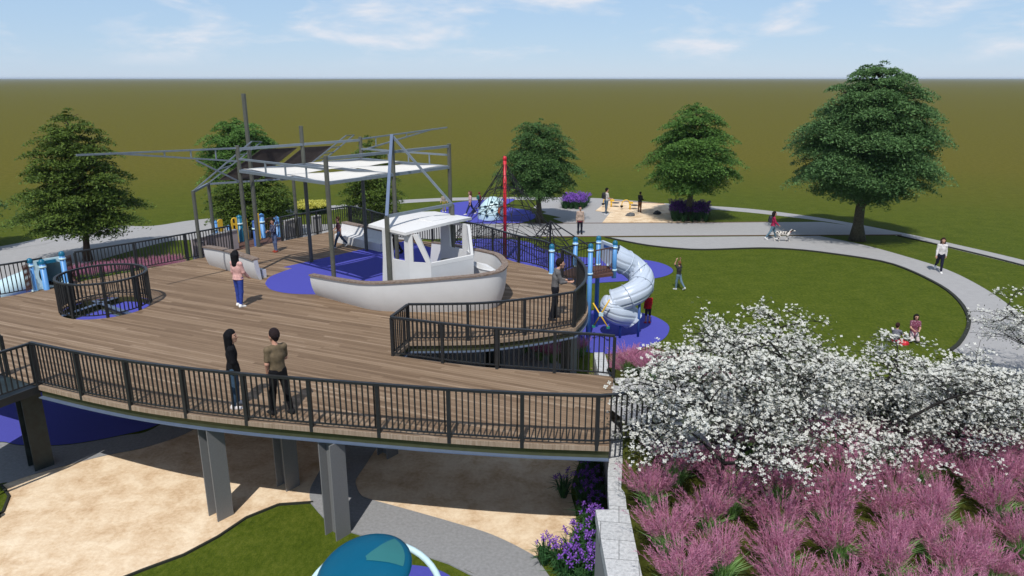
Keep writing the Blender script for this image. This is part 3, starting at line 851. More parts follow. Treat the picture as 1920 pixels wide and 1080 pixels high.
# ============================================================ net climber
nc=thing('net_climber','red mast net climber of black ropes on the blue pad beyond the deck','net climber',(-.37,37.6,0))
mx,my=-.37,37.6; zt=ZV(my,299)
b=MB(); b.tube([(mx,my,0),(mx,my,zt)],.09,14); b.lathe([(.09,0),(.105,.02),(.105,.12),(.08,.2),(0,.24)],14,(mx,my,zt-.05)); b.build('mast',M['red'],nc,True)
b=MB(); top=Vector((mx,my,zt-.12)); r=.016
K=8
def rp(a,rad,z): return Vector((mx+rad*math.cos(a),my+rad*math.sin(a),z))
lev=[(.42,4.6),(1.0,3.75),(1.75,2.75),(2.5,1.75),(3.3,.75)]
for k in range(K):
    a=2*math.pi*k/K+.2; pts=[top]+[rp(a,*l) for l in lev]+[rp(a,3.75,.02)]
    for p,q in zip(pts,pts[1:]): b.bar(p,q,r*1.5)
    a2=2*math.pi*(k+1)/K+.2; am=(a+a2)/2
    prev=None
    for i,(rad,z) in enumerate(lev):
        p,q=rp(a,rad,z),rp(a2,rad,z); mid=(p+q)/2
        b.bar(p,mid,r*1.3); b.bar(mid,q,r*1.3)
        if i: 
            mm=(rp(a,*lev[i-1])+rp(a2,*lev[i-1]))/2
            b.bar(mm,p,r*1.2); b.bar(mm,q,r*1.2)
        inn=Vector((mx,my,z+.15)); 
        if i: b.bar(mid,rp(am,rad*.45,z+.2),r*1.2); b.bar(rp(am,rad*.45,z+.2),inn,r*1.2); b.bar(rp(am,rad*.45,z+.2),p,r*1.2)
    # low outer star that holds the net
    f=rp(am,4.1,.02); b.bar(rp(a,*lev[4]),f,r*1.3); b.bar(rp(a2,*lev[4]),f,r*1.3); b.bar(rp(am,2.4,1.0),f,r*1.2)
b.build('rope_net',M['rope'],nc)
# small rope bridge net between the climber and the slide tower
nb=thing('rope_bridge','low black rope bridge net running from the climber to the slide tower','rope net',(2.3,33,0))
b=MB(); ap=AT(1032,414,36.0)
ends=[AT(1005,440,37.5),AT(1040,458,34.5),AT(1075,472,29.0),AT(1108,463,25.6),AT(1002,462,36.5),AT(1020,474,31)]
for e in ends: b.bar(ap,e,.04)
for i in range(len(ends)-1):
    for s in (.35,.7): b.bar(ap.lerp(ends[i],s),ap.lerp(ends[i+1],s),.025)
    b.bar(ends[i],ends[i+1],.03)
b.bar(AT(955,430,37),ends[1],.03); b.bar(AT(940,445,37),ends[5],.03)
b.build('ropes',M['rope'],nb)
b=MB(); b.tube([(ap.x,ap.y,0),(ap.x,ap.y,ap.z)],.05,8); b.build('pole',M['rope'],nb)

# ============================================================ rock dome on the far pad
dc=G(921,414); dm=thing('climbing_dome','ice blue climbing dome with dark hand holds and an orange tunnel mouth','climbing dome',(dc.x,dc.y+.9,0))
cx,cy=dc.x,dc.y+.9
b=MB(); prof=[(.96,0),(1.0,.25),(.98,.6),(.86,.98),(.62,1.28),(.32,1.46),(0,1.5)]; b.lathe(prof,24,(cx,cy,0))
b.v=[(cx+(x-cx)*1.0+.12*z,y,z+.05*math.sin(5*x)*math.sin(4*y)) for x,y,z in b.v]; b.build('dome_shell',M['iceblue'],dm,True)
for i,(an,zz_) in enumerate(((-2.5,.45),(-2.2,.95),(-1.9,.35),(-1.75,1.25),(-1.6,.75),(-1.35,1.1),(-1.2,.5),(-2.75,.8),(-2.05,.65))):
    rr=float(np.interp(zz_,[0,.25,.6,.98,1.28,1.5],[.96,1,.98,.86,.62,0])); h=MB()
    h.lathe([(.0,.08),(.08,.06),(.115,0),(.08,-.07),(0,-.09)],8,(cx+.12*zz_+rr*math.cos(an),cy+rr*math.sin(an),zz_)); h.build('hand_hold',M['hole'],dm,True)
b=MB(); an=-.75; tc=Vector((cx+.9*math.cos(an)+.05,cy+.9*math.sin(an),.62)); dirn=Vector((math.cos(an),math.sin(an),0))
b.tube([tc-dirn*.3,tc+dirn*.12,tc+dirn*.16],[.36,.38,.33],18,False); b.build('tunnel_mouth',simple('orange_plastic',(.38,.07,.02),.5),dm,True)

# ============================================================ slide tower right of the deck
tw=thing('slide_tower','right play tower with sky blue posts, brown floor and pale blue spiral tube slide','slide tower',(3.3,26.5,0))
def tpost(u,v,z,zt,low=0,parent=None,r=.085):
    p=G(u,v,z); b=MB(); b.tube([(p.x,p.y,low),(p.x,p.y,zt)],r,12); o=b.build('post',M['skyblue'],parent or tw,True)
    b=MB(); b.lathe([(r+.012,0),(r+.012,.07),(r*.8,.13),(0,.16)],12,(p.x,p.y,zt)); b.build('post_cap',M['teal'],parent or tw,True)
    for zc in (zt-.14,zt-1.0):
        b=MB(); b.lathe([(r,0),(r+.025,0),(r+.025,.06),(r,.06)],12,(p.x,p.y,zc)); b.build('clamp',M['iceblue'],parent or tw,True)
    return p
p3=tpost(1106,517,2.5,3.55); p4=tpost(1121,497,2.5,3.5); p5=tpost(1151,517,2.3,3.5,2.22); p1=tpost(1034,515,2.5,3.5); p2=tpost(1078,500,2.5,3.5)
b=MB(); fl=[p1,p3,G(1150,512,2.5),G(1141,497,2.5),p4,p2]; b.prism([(p.x,p.y) for p in fl],2.38,2.48); b.build('platform',M['brownfloor'],tw)
def barrier(a,c,z0,z1,n,mat='rail',parent=None,name='barrier'):
    b=MB(); b.bar(zz(a,z1),zz(c,z1),.04); b.bar(zz(a,z0),zz(c,z0),.035)
    for i in range(1,n): q=a.lerp(c,i/n); b.bar(zz(q,z0),zz(q,z1),.02)
    b.build(name,M[mat],parent or tw)
barrier(p3,p5,2.55,3.4,9,'brownfloor'); barrier(p2,p4,2.55,3.4,8,'rope'); barrier(p1,p2,2.55,3.35,8,'rope')
# hood of the slide and the tube
hd=[G(1127,487,2.62),G(1150,507,2.45)]
h0=AT(1127,451,hd[0].y); h1=AT(1153,461,hd[1].y)
b=MB(); b.slab3([hd[0],hd[1],h1,h0],.10); b.build('slide_hood',M['paleblue'],tw)
b=MB(); mid=(hd[0]+hd[1]+h0+h1)/4; nrm=(hd[1]-hd[0]).cross(h0-hd[0]).normalized()
w=(hd[1]-hd[0]).normalized()
b.slab3([h0.lerp(h1,.22)+Vector((0,0,-.10))-nrm*-.006,h0.lerp(h1,.8)+Vector((0,0,-.10))+nrm*.006,h0.lerp(h1,.8)+Vector((0,0,-.2))+nrm*.006,h0.lerp(h1,.22)+Vector((0,0,-.2))+nrm*.006],.004); b.build('hood_slot',M['navy'],tw)
cpx=[(1150,479,2.95),(1167,489,2.74),(1186,501,2.46),(1203,520,2.12),(1199,541,1.82),(1177,556,1.58),(1150,566,1.36)]
cl=[G(*c) for c in cpx]
cl=spline(cl,8)
def tubeslide(pts,r,name,mat,ribs=True):
    """ribbed tube: the radius swells slightly along moulded ribs"""
    pts=[Vector(p) for p in pts]; b=MB(); n=72; vs=[]; N_=len(pts)
    for i,p in enumerate(pts):
        d=(pts[min(i+1,N_-1)]-pts[max(i-1,0)]).normalized(); x=d.cross(Vector((0,0,1))).normalized(); y=x.cross(d)
        for k in range(n):
            a=2*math.pi*k/n; rr=r*(1-.10*max(0,math.cos(a*9))**10)
            vs.append(p+(x*math.cos(a)+y*math.sin(a))*rr)
    fs=[]
    for i in range(N_-1):
        for k in range(n):
            k2=(k+1)%n; fs.append((i*n+k,i*n+k2,i*n+n+k2,i*n+n+k))
    b.add(vs,fs); return b.build(name,M[mat],tw,True)
SR=.46
tubeslide(cl,SR,'slide_tube','paleblue')
for i in (10,20,30,40,len(cl)-2):
    i=min(i,len(cl)-2); d=(cl[i+1]-cl[i-1]).normalized(); x=d.cross(Vector((0,0,1))).normalized(); y=x.cross(d)
    rg=[cl[i]+(x*math.cos(a)+y*math.sin(a))*(SR+.012) for a in [2*math.pi*k/36 for k in range(36)]]
    b=MB(); b.tube(rg,.022,6,closed=True); b.build('joint_ring',M['paleblue'],tw,True)
lo=spline([cl[-1],G(1146,577,1.18),G(1158,588,.95),G(1178,592,.75),G(1187,601,.55)],8)
tubeslide(lo,SR*.93,'slide_exit','paleblue')
for (u,v) in ((1162,634),(1196,632)):
    p=G(u,v); b=MB(); b.tube([(p.x,p.y,0),(p.x,p.y,1.35)],.05,10); b.build('slide_leg',M['navy'],tw,True)
# yellow crossed spinner bars below the floor
sb=thing('cross_climber','yellow crossed bar climber with green feet beside the tower post','climber',tuple(G(1128,612)))
A=[AT(1112,568,25.3),AT(1140,614,25.0),AT(1143,562,25.0),AT(1113,612,25.3)]
for k in (0,2):
    b=MB(); b.tube([A[k],A[k+1]],.028,8); b.build('bar',M['yellow'],sb,True)
    b=MB(); q=A[k+1]; b.box((q.x,q.y,q.z),(.11,.11,.07)); b.build('foot',M['greenpanel'],sb)
b=MB(); c=(A[0]+A[1]+A[2]+A[3])/4; b.box(tuple(c),(.16,.08,.14)); b.build('hub',M['iceblue'],sb)

# ============================================================ left slide entry
lt=thing('slide_tower','left play tower with pale blue tube slide entry between two sky blue posts','slide tower',tuple(G(90,540,D)))
a=tpost(66,545,D,3.52,0,lt); c=tpost(126,536,D,3.62,0,lt)
a2=tpost(88,544,D-.02,3.45,0,lt,.09)
b=MB(); pf=px([(60,553),(96,547),(150,529),(137,519),(62,530)],D-.02); b.prism([(p.x,p.y) for p in pf],D-.14,D-.05); b.build('platform',M['brownfloor'],lt)
# panel with a round mouth
pl,pr_=G(61,546,D),G(124,534,D)
pl.z=pr_.z=D+.02
def holepanel(p,q,h,r,hz,th,mat,parent,name,cu=.5):
    """upright panel from p to q with a round opening"""
    w=(q-p); L=w.length; w.normalize(); nn=Vector((w.y,-w.x,0)); n=32; b=MB()
    cxx=L*cu; out=[];inn=[]
    for k in range(n):
        an=2*math.pi*k/n; dx,dz=math.cos(an),math.sin(an)
        tx=((L-cxx)/dx if dx>1e-6 else (-cxx/dx if dx<-1e-6 else 1e9)); tz=((h-hz)/dz if dz>1e-6 else (-hz/dz if dz<-1e-6 else 1e9)); t=min(tx,tz)
        out.append((cxx+dx*t,hz+dz*t)); inn.append((cxx+dx*r,hz+dz*r))
    vs=[]
    for off in (0,th):
        for lst in (out,inn):
            for x,z in lst: vs.append(p+w*x+nn*off+Vector((0,0,z)))
    fs=[]
    for k in range(n):
        k2=(k+1)%n
        fs+=[(k,k2,n+k2,n+k),(2*n+k,3*n+k,3*n+k2,2*n+k2),(n+k,n+k2,3*n+k2,3*n+k),(k2,k,2*n+k,2*n+k2)]
    b.add(vs,fs); b.build(name,M[mat],parent)
    return p+w*cxx+Vector((0,0,hz)),nn
cc,nn=holepanel(pl,pr_,1.0,.42,.48,.06,'iceblue',lt,'entry_panel',.66)
b=MB(); tpts=spline([cc,cc-nn*.6+Vector((0,0,-.15)),cc-nn*1.2+Vector((-.4,0,-.5)),cc-nn*1.5+Vector((-1.2,-.1,-.9)),cc-nn*1.3+Vector((-2.0,-.5,-1.3))],6)
b.tube(tpts,.42,20,False); b.build('slide_tube',simple('grey_blue_plastic',(.50,.66,.70),.4,var=.03),lt,True)
b=MB(); u0=AT(34,512,27.2); b.tube(spline([AT(62,515,27.6),AT(52,535,27),AT(36,556,26.4),AT(20,570,26)],5),.42,18,True); b.build('lower_tube',simple('pale_green_plastic',(.55,.68,.58),.4,var=.03),lt,True)
b=MB(); b.slab3([pl.lerp(pr_,.25)+nn*.09+Vector((0,0,.84)),pl.lerp(pr_,.8)+nn*.09+Vector((0,0,.84)),pl.lerp(pr_,.8)+nn*.09+Vector((0,0,.95)),pl.lerp(pr_,.25)+nn*.09+Vector((0,0,.95))],.03); b.build('grab_bar',M['teal'],lt)
for (uv,uv2) in (((51,553),(63,546)),((128,534),(141,529))):
    P,Q=G(*uv,D),G(*uv2,D); b=MB()
    for i in range(8):
        s=i/7; b.bar(P.lerp(Q,s)+Vector((0,0,.1)),P.lerp(Q,min(1,s+.3))+Vector((0,0,.98)),.012); b.bar(P.lerp(Q,s)+Vector((0,0,.98)),P.lerp(Q,min(1,s+.3))+Vector((0,0,.1)),.012)
    b.build('mesh_guard',M['brownfloor'],lt)

# ============================================================ play panel tower behind the deck
pt=thing('panel_tower','play panel tower with yellow panels and teal and blue posts behind the deck','play tower',tuple(G(480,455,D)))
b=MB(); pf=px([(441,470),(486,461),(530,451),(526,444),(470,446),(436,455)],D-.05); b.prism([(p.x,p.y) for p in pf],D-.18,D-.06); b.build('platform',M['brownfloor'],pt)
def ppost(u,vb,vt,mat,r=.09):
    p=G(u,vb,D-.05); zt=ZV(p.y,vt); b=MB(); b.tube([(p.x,p.y,0),(p.x,p.y,zt)],r,12); b.lathe([(r+.01,0),(r+.01,.06),(0,.13)],12,(p.x,p.y,zt)); b.build('post',M[mat],pt,True); 
    b=MB(); b.lathe([(r,0),(r+.03,0),(r+.03,.07),(r,.07)],12,(p.x,p.y,zt-.3)); b.build('clamp',M['iceblue'],pt,True); return p
ppost(453,452,408,'teal',.11); ppost(482,461,417,'navy',.11); ppost(494,445,405,'skyblue',.11); ppost(521,440,410,'skyblue',.11); ppost(408,462,418,'skyblue',.09); ppost(432,458,427,'skyblue',.08)
def ypanel(p0,p1,zb,zt,round_=True,holes=True):
    w=(p1-p0); L=w.length; w.normalize(); pts=[]
    n=9
    out=[(0,zb),(L,zb),(L,zt)] if not round_ else [(0,zb+.15),(.12,zb),(L,zb),(L,zt-.02)]
    if round_:
        for k in range(n): a=math.pi/2+math.pi/2*k/(n-1); out.append((L*.62+L*.62*math.cos(a),zt-L*.62+L*.62*math.sin(a)))
    else: out.append((0,zt))
    b=MB(); b.slab3([p0+w*x+Vector((0,0,z-p0.z)) for x,z in out],.05); b.build('panel',M['yellow'],pt)
    nn=Vector((w.y,-w.x,0))
    if holes:
        for z in (zb+.28,zb+.62,zb+.9):
            b=MB(); q=p0+w*.07; b.slab3([Vector((q.x,q.y,z))+nn*.006,Vector((q.x,q.y,z))+w*.09+nn*.006,Vector((q.x,q.y,z+.16))+w*.08+nn*.006,Vector((q.x,q.y,z+.17))+nn*.006],.004); b.build('slot',M['black'],pt)
ypanel(G(438,456,D),G(449,454,D),D-.02,D+1.1); 
ypanel(G(459,450,D),G(467,449,D),D,D+.95,True,False); ypanel(G(485,449,D),G(490,448,D),D-.02,D+1.15,False,False)
ypanel(G(411,450,D),G(421,448,D),D+.3,D+.9,True,False)
b=MB(); P,Q=G(500,446,D),G(522,441,D)
for i in range(7): b.bar(P.lerp(Q,i/6)+Vector((0,0,.05)),P.lerp(Q,i/6)+Vector((0,0,.85)),.02)
b.bar(P+Vector((0,0,.85)),Q+Vector((0,0,.85)),.03); b.build('barrier',M['brownfloor'],pt)
# low panel walls behind the railings
def lowwall(lab,a,c,h,mat='pinkwall',th=.14):
    P,Q=G(*a,D),G(*c,D); P=P+Vector((.12,.3,0)); Q=Q+Vector((.12,.3,0)); t=thing('low_wall',lab,'low wall',(P.x,P.y,0)); b=MB(); b.bar((P.x,P.y,h/2+D/2),(Q.x,Q.y,h/2+D/2),th,D+h); b.build('wall_body',M[mat],t)
    b=MB(); b.bar((P.x,P.y,D+h+.02),(Q.x,Q.y,D+h+.02),th+.06,.04); b.build('coping',M['concrete'],t)
lowwall('low pinkish wall panel behind the railing next to the yellow panels',(352,486),(436,466),.72)
lowwall('low grey wall panel beside the blue post and the navy shirt child',(526,451),(557,443),.78,'concrete')
lowwall('low grey wall panel behind the gate railing near the yellow flowers',(579,438),(594,435),.7,'concrete')

# ============================================================ spinner with teal hood near the camera
tz=2.0; tp_=G(683,1070,tz); sp_=thing('covered_spinner','teal domed hood of a spinner toy with pale ring hoop on the grass','spinner',(tp_.x,tp_.y,0))
b=MB(); RRd=.755; b.lathe([(RRd*1.0,-.02),(RRd*1.0,.015),(RRd*.93,.07),(RRd*.78,.13),(RRd*.55,.185),(RRd*.28,.215),(0,.225)],40); 
tilt=Matrix.Rotation(R(-9),4,'Y')@Matrix.Rotation(R(10),4,'X')
b.v=[tuple(tilt@Vector(v)+Vector((tp_.x,tp_.y,tz))) for v in b.v]; b.build('hood',M['dome'],sp_,True)
b=MB(); pts=[]
n_=10
def domez(r_): return float(np.interp(r_/RRd,[0,.28,.55,.78,.93,1],[.225,.215,.185,.13,.07,.015]))
rows=[]
for i in range(6):
    rr=RRd*(.12+.76*i/5)
    rows.append([Vector((rr*math.cos(a),rr*math.sin(a),domez(rr)+.008)) for a in [R(-10)+R(58)*k/n_ for k in range(n_+1)]])
vs=[tuple(tilt@p+Vector((tp_.x,tp_.y,tz))) for r_ in rows for p in r_]
fs=[(i*(n_+1)+k,(i+1)*(n_+1)+k,(i+1)*(n_+1)+k+1,i*(n_+1)+k+1) for i in range(5) for k in range(n_)]
b.add(vs,fs); b.build('hood_window',M['domeface'],sp_,True)
b=MB(); hc=G(697,1135,1.3)
b.tube([hc+Vector((1.13*math.cos(a),1.08*math.sin(a),.39*math.sin(a))) for a in [2*math.pi*k/48 for k in range(48)]],.055,10,closed=True); b.build('hoop',M['iceblue'],sp_,True)
b=MB(); b.tube([(tp_.x,tp_.y,0),(tp_.x,tp_.y,tz)],.06,10); b.build('centre_post',M['teal'],sp_,True)
b=MB(); b.lathe([(0,.1),(.85,.1),(.9,.16),(.9,.22),(.82,.2),(0,.2)],32,(tp_.x+.15,tp_.y-.1,0)); b.build('turning_floor',M['concrete'],sp_,True)

# ============================================================ play sand things
def blob(name,label,cat,c,s,mat,seed,group=None):
    rnd=random.Random(seed); n,m=14,8; b=MB()
    ph=[rnd.random()*6 for _ in range(6)]
    for j in range(m+1):
        el=-.3+(math.pi/2+.3)*j/m
        for i in range(n):
            a=2*math.pi*i/n; k=1+.12*math.sin(2*a+ph[0])+.08*math.sin(3*a+ph[1]+el*3)+.06*math.sin(5*a+ph[2]-el*4)
            b.v.append((c.x+s[0]*k*math.cos(el)*math.cos(a),c.y+s[1]*k*math.cos(el)*math.sin(a),s[2]*k*math.sin(el)))
    for j in range(m):
        for i in range(n):
            i2=(i+1)%n; b.f.append((j*n+i,j*n+i2,j*n+n+i2,j*n+n+i)); b.m.append(0)
    o=b.build(name,M[mat],None,True); tag(o,label,cat,group); return o
blob('boulder','low grey boulder lying in the sunlit part of the play sand','boulder',G(1182,405),(.32,.3,.24),'rock',1,'boulders in the play sand')
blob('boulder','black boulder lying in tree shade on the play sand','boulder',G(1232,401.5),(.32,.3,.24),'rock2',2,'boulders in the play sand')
def digger(c,label):
    t=thing('sand_digger',label,'sand digger',(c.x,c.y,0),'yellow sand diggers')
    b=MB(); b.tube([(c.x,c.y,0),(c.x,c.y,.42)],.06,8); b.build('stand',M['yellow'],t,True)
    b=MB(); b.box((c.x+.05,c.y,.52),(.3,.22,.14)); b.build('seat',M['yellow'],t)
    b=MB(); b.tube(spline([(c.x,c.y,.55),(c.x-.25,c.y,.72),(c.x-.55,c.y,.62),(c.x-.62,c.y,.3)],4),.035,6); b.build('arm',M['yellow'],t,True)
    b=MB(); b.lathe([(.0,-.1),(.1,-.02),(.12,.08)],8,(c.x-.62,c.y,.22)); b.build('scoop',M['black'],t)
    b=MB(); b.lathe([(0,.3),(.26,.3),(.28,.33),(0,.34)],14,(c.x+.35,c.y+.1,0)); b.build('footrest',M['black'],t)
digger(G(1181,393),'yellow sand digger with black scoop beside the child in black'); digger(G(1146,388.5),'small yellow sand digger right behind the man with the backpack')

# ============================================================ retaining wall and dark bollard
rw=thing('stone_wall','stepped pale granite retaining wall holding the pink grasses','stone wall',(1.9,11,0))
wall=[(1.52,7.0),(1.52,11.22)]
b=MB(); b.prism([(1.47,6.6),(1.93,6.6),(1.97,9.6),(2.03,11.22),(1.50,11.22)],0,1.82); b.build('wall_body',M['concrete'],rw)
b=MB(); b.prism([(1.45,6.6),(1.96,6.6),(2.0,9.6),(2.06,11.24),(1.48,11.24)],1.83,2.06); b.build('broad_coping',M['stone'],rw)
ln=resample(spline([(1.88,11.26,0),(1.98,12.3,0),(2.14,13.2,0),(2.28,14.2,0),(2.36,16,0),(2.42,18.9,0)],6),.62)
b=MB(); ribbon(b,ln,-.12,.12,0,1.83); b.build('rear_wall_body',M['concrete'],rw)
for p,q in zip(ln,ln[1:]):
    d=(q-p).normalized(); b=MB(); b.bar((p.x+d.x*.006,p.y+d.y*.006,1.95),(q.x-d.x*.006,q.y-d.y*.006,1.95),.31,.22)
    b.build('coping_stone',M['stone'],rw)
p=G(-3,972); b=MB(); b.lathe([(.09,0),(.09,.06),(.07,.08),(.07,.16),(.09,.18),(.06,.21),(0,.22)],16,(p.x-.05,p.y,0)); o=b.build('bollard_light',M['black'],None,True); tag(o,'low black bollard light at the edge of the small grass patch by the sand','bollard')
# ============================================================ trees
def quads_mesh(name, C, X, Y, mat, parent, fold=.0):
    """diamond leaves from centres C and half axes X, Y (n x 3 arrays)"""
    n=len(C); V=np.empty((n,4,3),np.float32)
    V[:,0]=C-X; V[:,1]=C-Y*.8+X*.15; V[:,2]=C+X; V[:,3]=C+Y*.8+X*.15
    Fa=np.arange(n*4,dtype=np.int32).reshape(n,4)
    return mkobj(name,V.reshape(-1,3),Fa,mat,parent)
def unit(a): return a/np.maximum(1e-9,np.linalg.norm(a,axis=1,keepdims=True))
LEAF={}
LEAF['dark']=leaf('dark_green_leaves',(.036,.092,.026),(.13,.24,.07),.35)
LEAF['blue']=leaf('deep_green_leaves',(.040,.10,.03),(.165,.295,.105),.35)
LEAF['mid']=leaf('mid_green_leaves',(.042,.11,.02),(.16,.30,.065),.35)
LEAF['olive']=leaf('olive_green_leaves',(.042,.078,.011),(.15,.225,.04),.35)
def make_tree(loc, label, prof, trunk_h, tr, leafmat, bark, ntier, perlimb, nleaf, lsize, seed, flat_=.17, droop=.22, lean=0.0, tilt=0.0, group='park trees', plate=.34):
    """prof: (height, crown radius) pairs; tiers of leafy limbs set round a tapering trunk"""
    rg=np.random.default_rng(seed); rnd=random.Random(seed)
    t=thing('park_tree',label,'tree',loc,group,absolute=False)
    zs=[p[0] for p in prof]; rs=[p[1] for p in prof]
    ztop=zs[-1]; zbot=zs[0]
    b=MB()
    tp=[]; nseg=10
    for i in range(nseg+1):
        s=i/nseg; z=ztop*.93*s
        tp.append(Vector((lean*z+.06*math.sin(z*1.3+seed),.06*math.cos(z*1.1+seed)-.06,z)))
    rad=[tr*(1.45 if i==0 else 1.0)*(1-.93*(i/nseg)**.8)+.012 for i in range(nseg+1)]
    b.tube(tp,rad,10)
    def tpos(z): 
        s=max(0,min(1,z/(ztop*.93)))*nseg; i=min(nseg-1,int(s)); return tp[i].lerp(tp[i+1],s-i)
    C=[];X=[];Y=[]
    az=rnd.random()*6
    for k in range(ntier):
        s=k/(ntier-1); z=zbot+(ztop-zbot)*(s**.95)
        rr=float(np.interp(z,zs,rs))
        m=max(1,int(perlimb*(0.35+.65*rr/max(rs))+.5))
        for j in range(m):
            az+=2.399; a=az+rnd.uniform(-.25,.25)
            r=rr*rnd.uniform(.72,1.04); zz0=z+rnd.uniform(-.25,.25)
            z0=max(trunk_h*.85,z-r*rnd.uniform(.25,.5))
            p0=tpos(z0); p3=Vector((math.cos(a)*r*.82,math.sin(a)*r*.82,zz0))+Vector((lean*zz0,0,0))
            if r>.5:
                mid=p0.lerp(p3,.5)+Vector((0,0,.10*r+tilt*r))
                br=spline([p0,mid,p3],4); b.tube(br,[max(.012,tr*.30*(1-.8*q/(len(br)-1))*min(1,r/2.5)) for q in range(len(br))],5)
            # leafy plates along the limb
            outs=[1.0,.55] if r>1.0 else [.7]
            for o_ in outs:
                pr=plate*r*(1.0 if o_>.9 else .9)+.22
                pc=np.array(p3)*o_+np.array(p0)*(1-o_)+np.array([0,0,.06*r])
                pc[2]+=rnd.uniform(-.12,.12)
                nl=int(nleaf*(pr/.9)**2)+12
                u=unit(rg.normal(size=(nl,3))); q=rg.random(nl)**.45
                P=u*q[:,None]; P[:,2]=P[:,2]*flat_*rg.uniform(.8,1.2)-.18*(P[:,0]**2+P[:,1]**2)
                P*=pr*rg.uniform(.75,1.15)
                d=np.linalg.norm(P[:,:2],axis=1)
                P[:,2]-=droop*d*d/max(pr,.3)
                outv=np.array([math.cos(a),math.sin(a),0]); P[:,2]-=droop*.5*(P@outv)
                C.append(P+pc)
                h=unit(rg.normal(size=(nl,3))*np.array([1,1,.45])+outv*.35+np.array([0,0,-.35]))
                up=unit(np.array([0,0,1.0])+outv*.25+rg.normal(size=(nl,3))*.34)
                w=unit(np.cross(h,up))
                L_=lsize*rg.uniform(.6,1.25,nl)[:,None]
                X.append(h*L_); Y.append(w*L_*.48)
    b.build('trunk',M[bark],t,True)
    quads_mesh('crown',np.concatenate(C),np.concatenate(X),np.concatenate(Y),LEAF[leafmat],t)
    return t
def base(u,v): return G(u,v)
# big tree on the right
make_tree(base(1605,450),'largest broad green tree at the right, its trunk between the two paths',
  [(3.1,2.7),(3.6,3.7),(4.7,4.1),(6.2,3.95),(7.6,3.3),(8.8,2.45),(9.7,1.5),(10.3,.4)],1.9,.34,'blue','barkd',16,12,400,.088,3,lean=.01)
make_tree(base(1290,413),'rounded green tree rising out of the purple iris bed by the play sand',
  [(2.3,2.1),(2.9,3.1),(4.0,3.2),(5.2,2.75),(6.4,2.2),(7.3,1.5),(7.85,.35)],2.0,.24,'mid','barkd',13,10,360,.085,5)
make_tree(base(1010,417),'green tree with grey trunk standing on grass beside the far blue pad',
  [(2.1,1.7),(2.6,2.5),(3.5,2.75),(4.6,2.3),(5.6,1.9),(6.4,1.2),(6.85,.3)],1.9,.22,'dark','barkd',12,10,360,.08,8)
make_tree(base(168,488),'tall pyramidal tree with reddish trunk beyond the round deck opening',
  [(1.9,2.5),(2.4,3.3),(3.2,3.0),(4.2,2.6),(5.3,2.2),(6.3,1.8),(7.1,1.3),(7.6,.85),(7.85,.3)],1.6,.18,'olive','barkr',15,10,280,.095,11,flat_=.2,droop=.18,plate=.30)
pb=Vector((-18.7,50.5,0))
make_tree(pb,'pale green rounded tree top seen behind the mast and mesh panels',
  [(2.5,2.0),(3.3,2.7),(4.4,2.75),(5.4,2.3),(6.2,1.6),(6.8,.4)],2.0,.2,'mid','barkd',12,10,300,.09,14)
make_tree(Vector((-15.7,43.5,0)),'low spreading dark tree behind the yellow play panels',
  [(.9,2.0),(1.5,2.65),(2.3,2.55),(3.1,2.2),(3.9,1.6),(4.6,.5)],.8,.15,'olive','barkr',11,10,240,.095,17,plate=.36)
make_tree(Vector((-9.2,47.0,0)),'narrow dark tree behind the white shade sails',
  [(.9,1.6),(1.5,2.15),(2.5,2.0),(3.6,1.6),(4.6,1.25),(5.4,.8),(5.9,.2)],.8,.14,'olive','barkr',12,9,230,.09,21,plate=.33)
make_tree(base(-52,468),'blue green tree mostly cut off by the left edge of the photo',
  [(1.5,1.2),(2.1,2.0),(3.0,1.9),(3.6,1.0),(4.0,.3)],1.2,.15,'blue','barkd',8,8,120,.13,23)

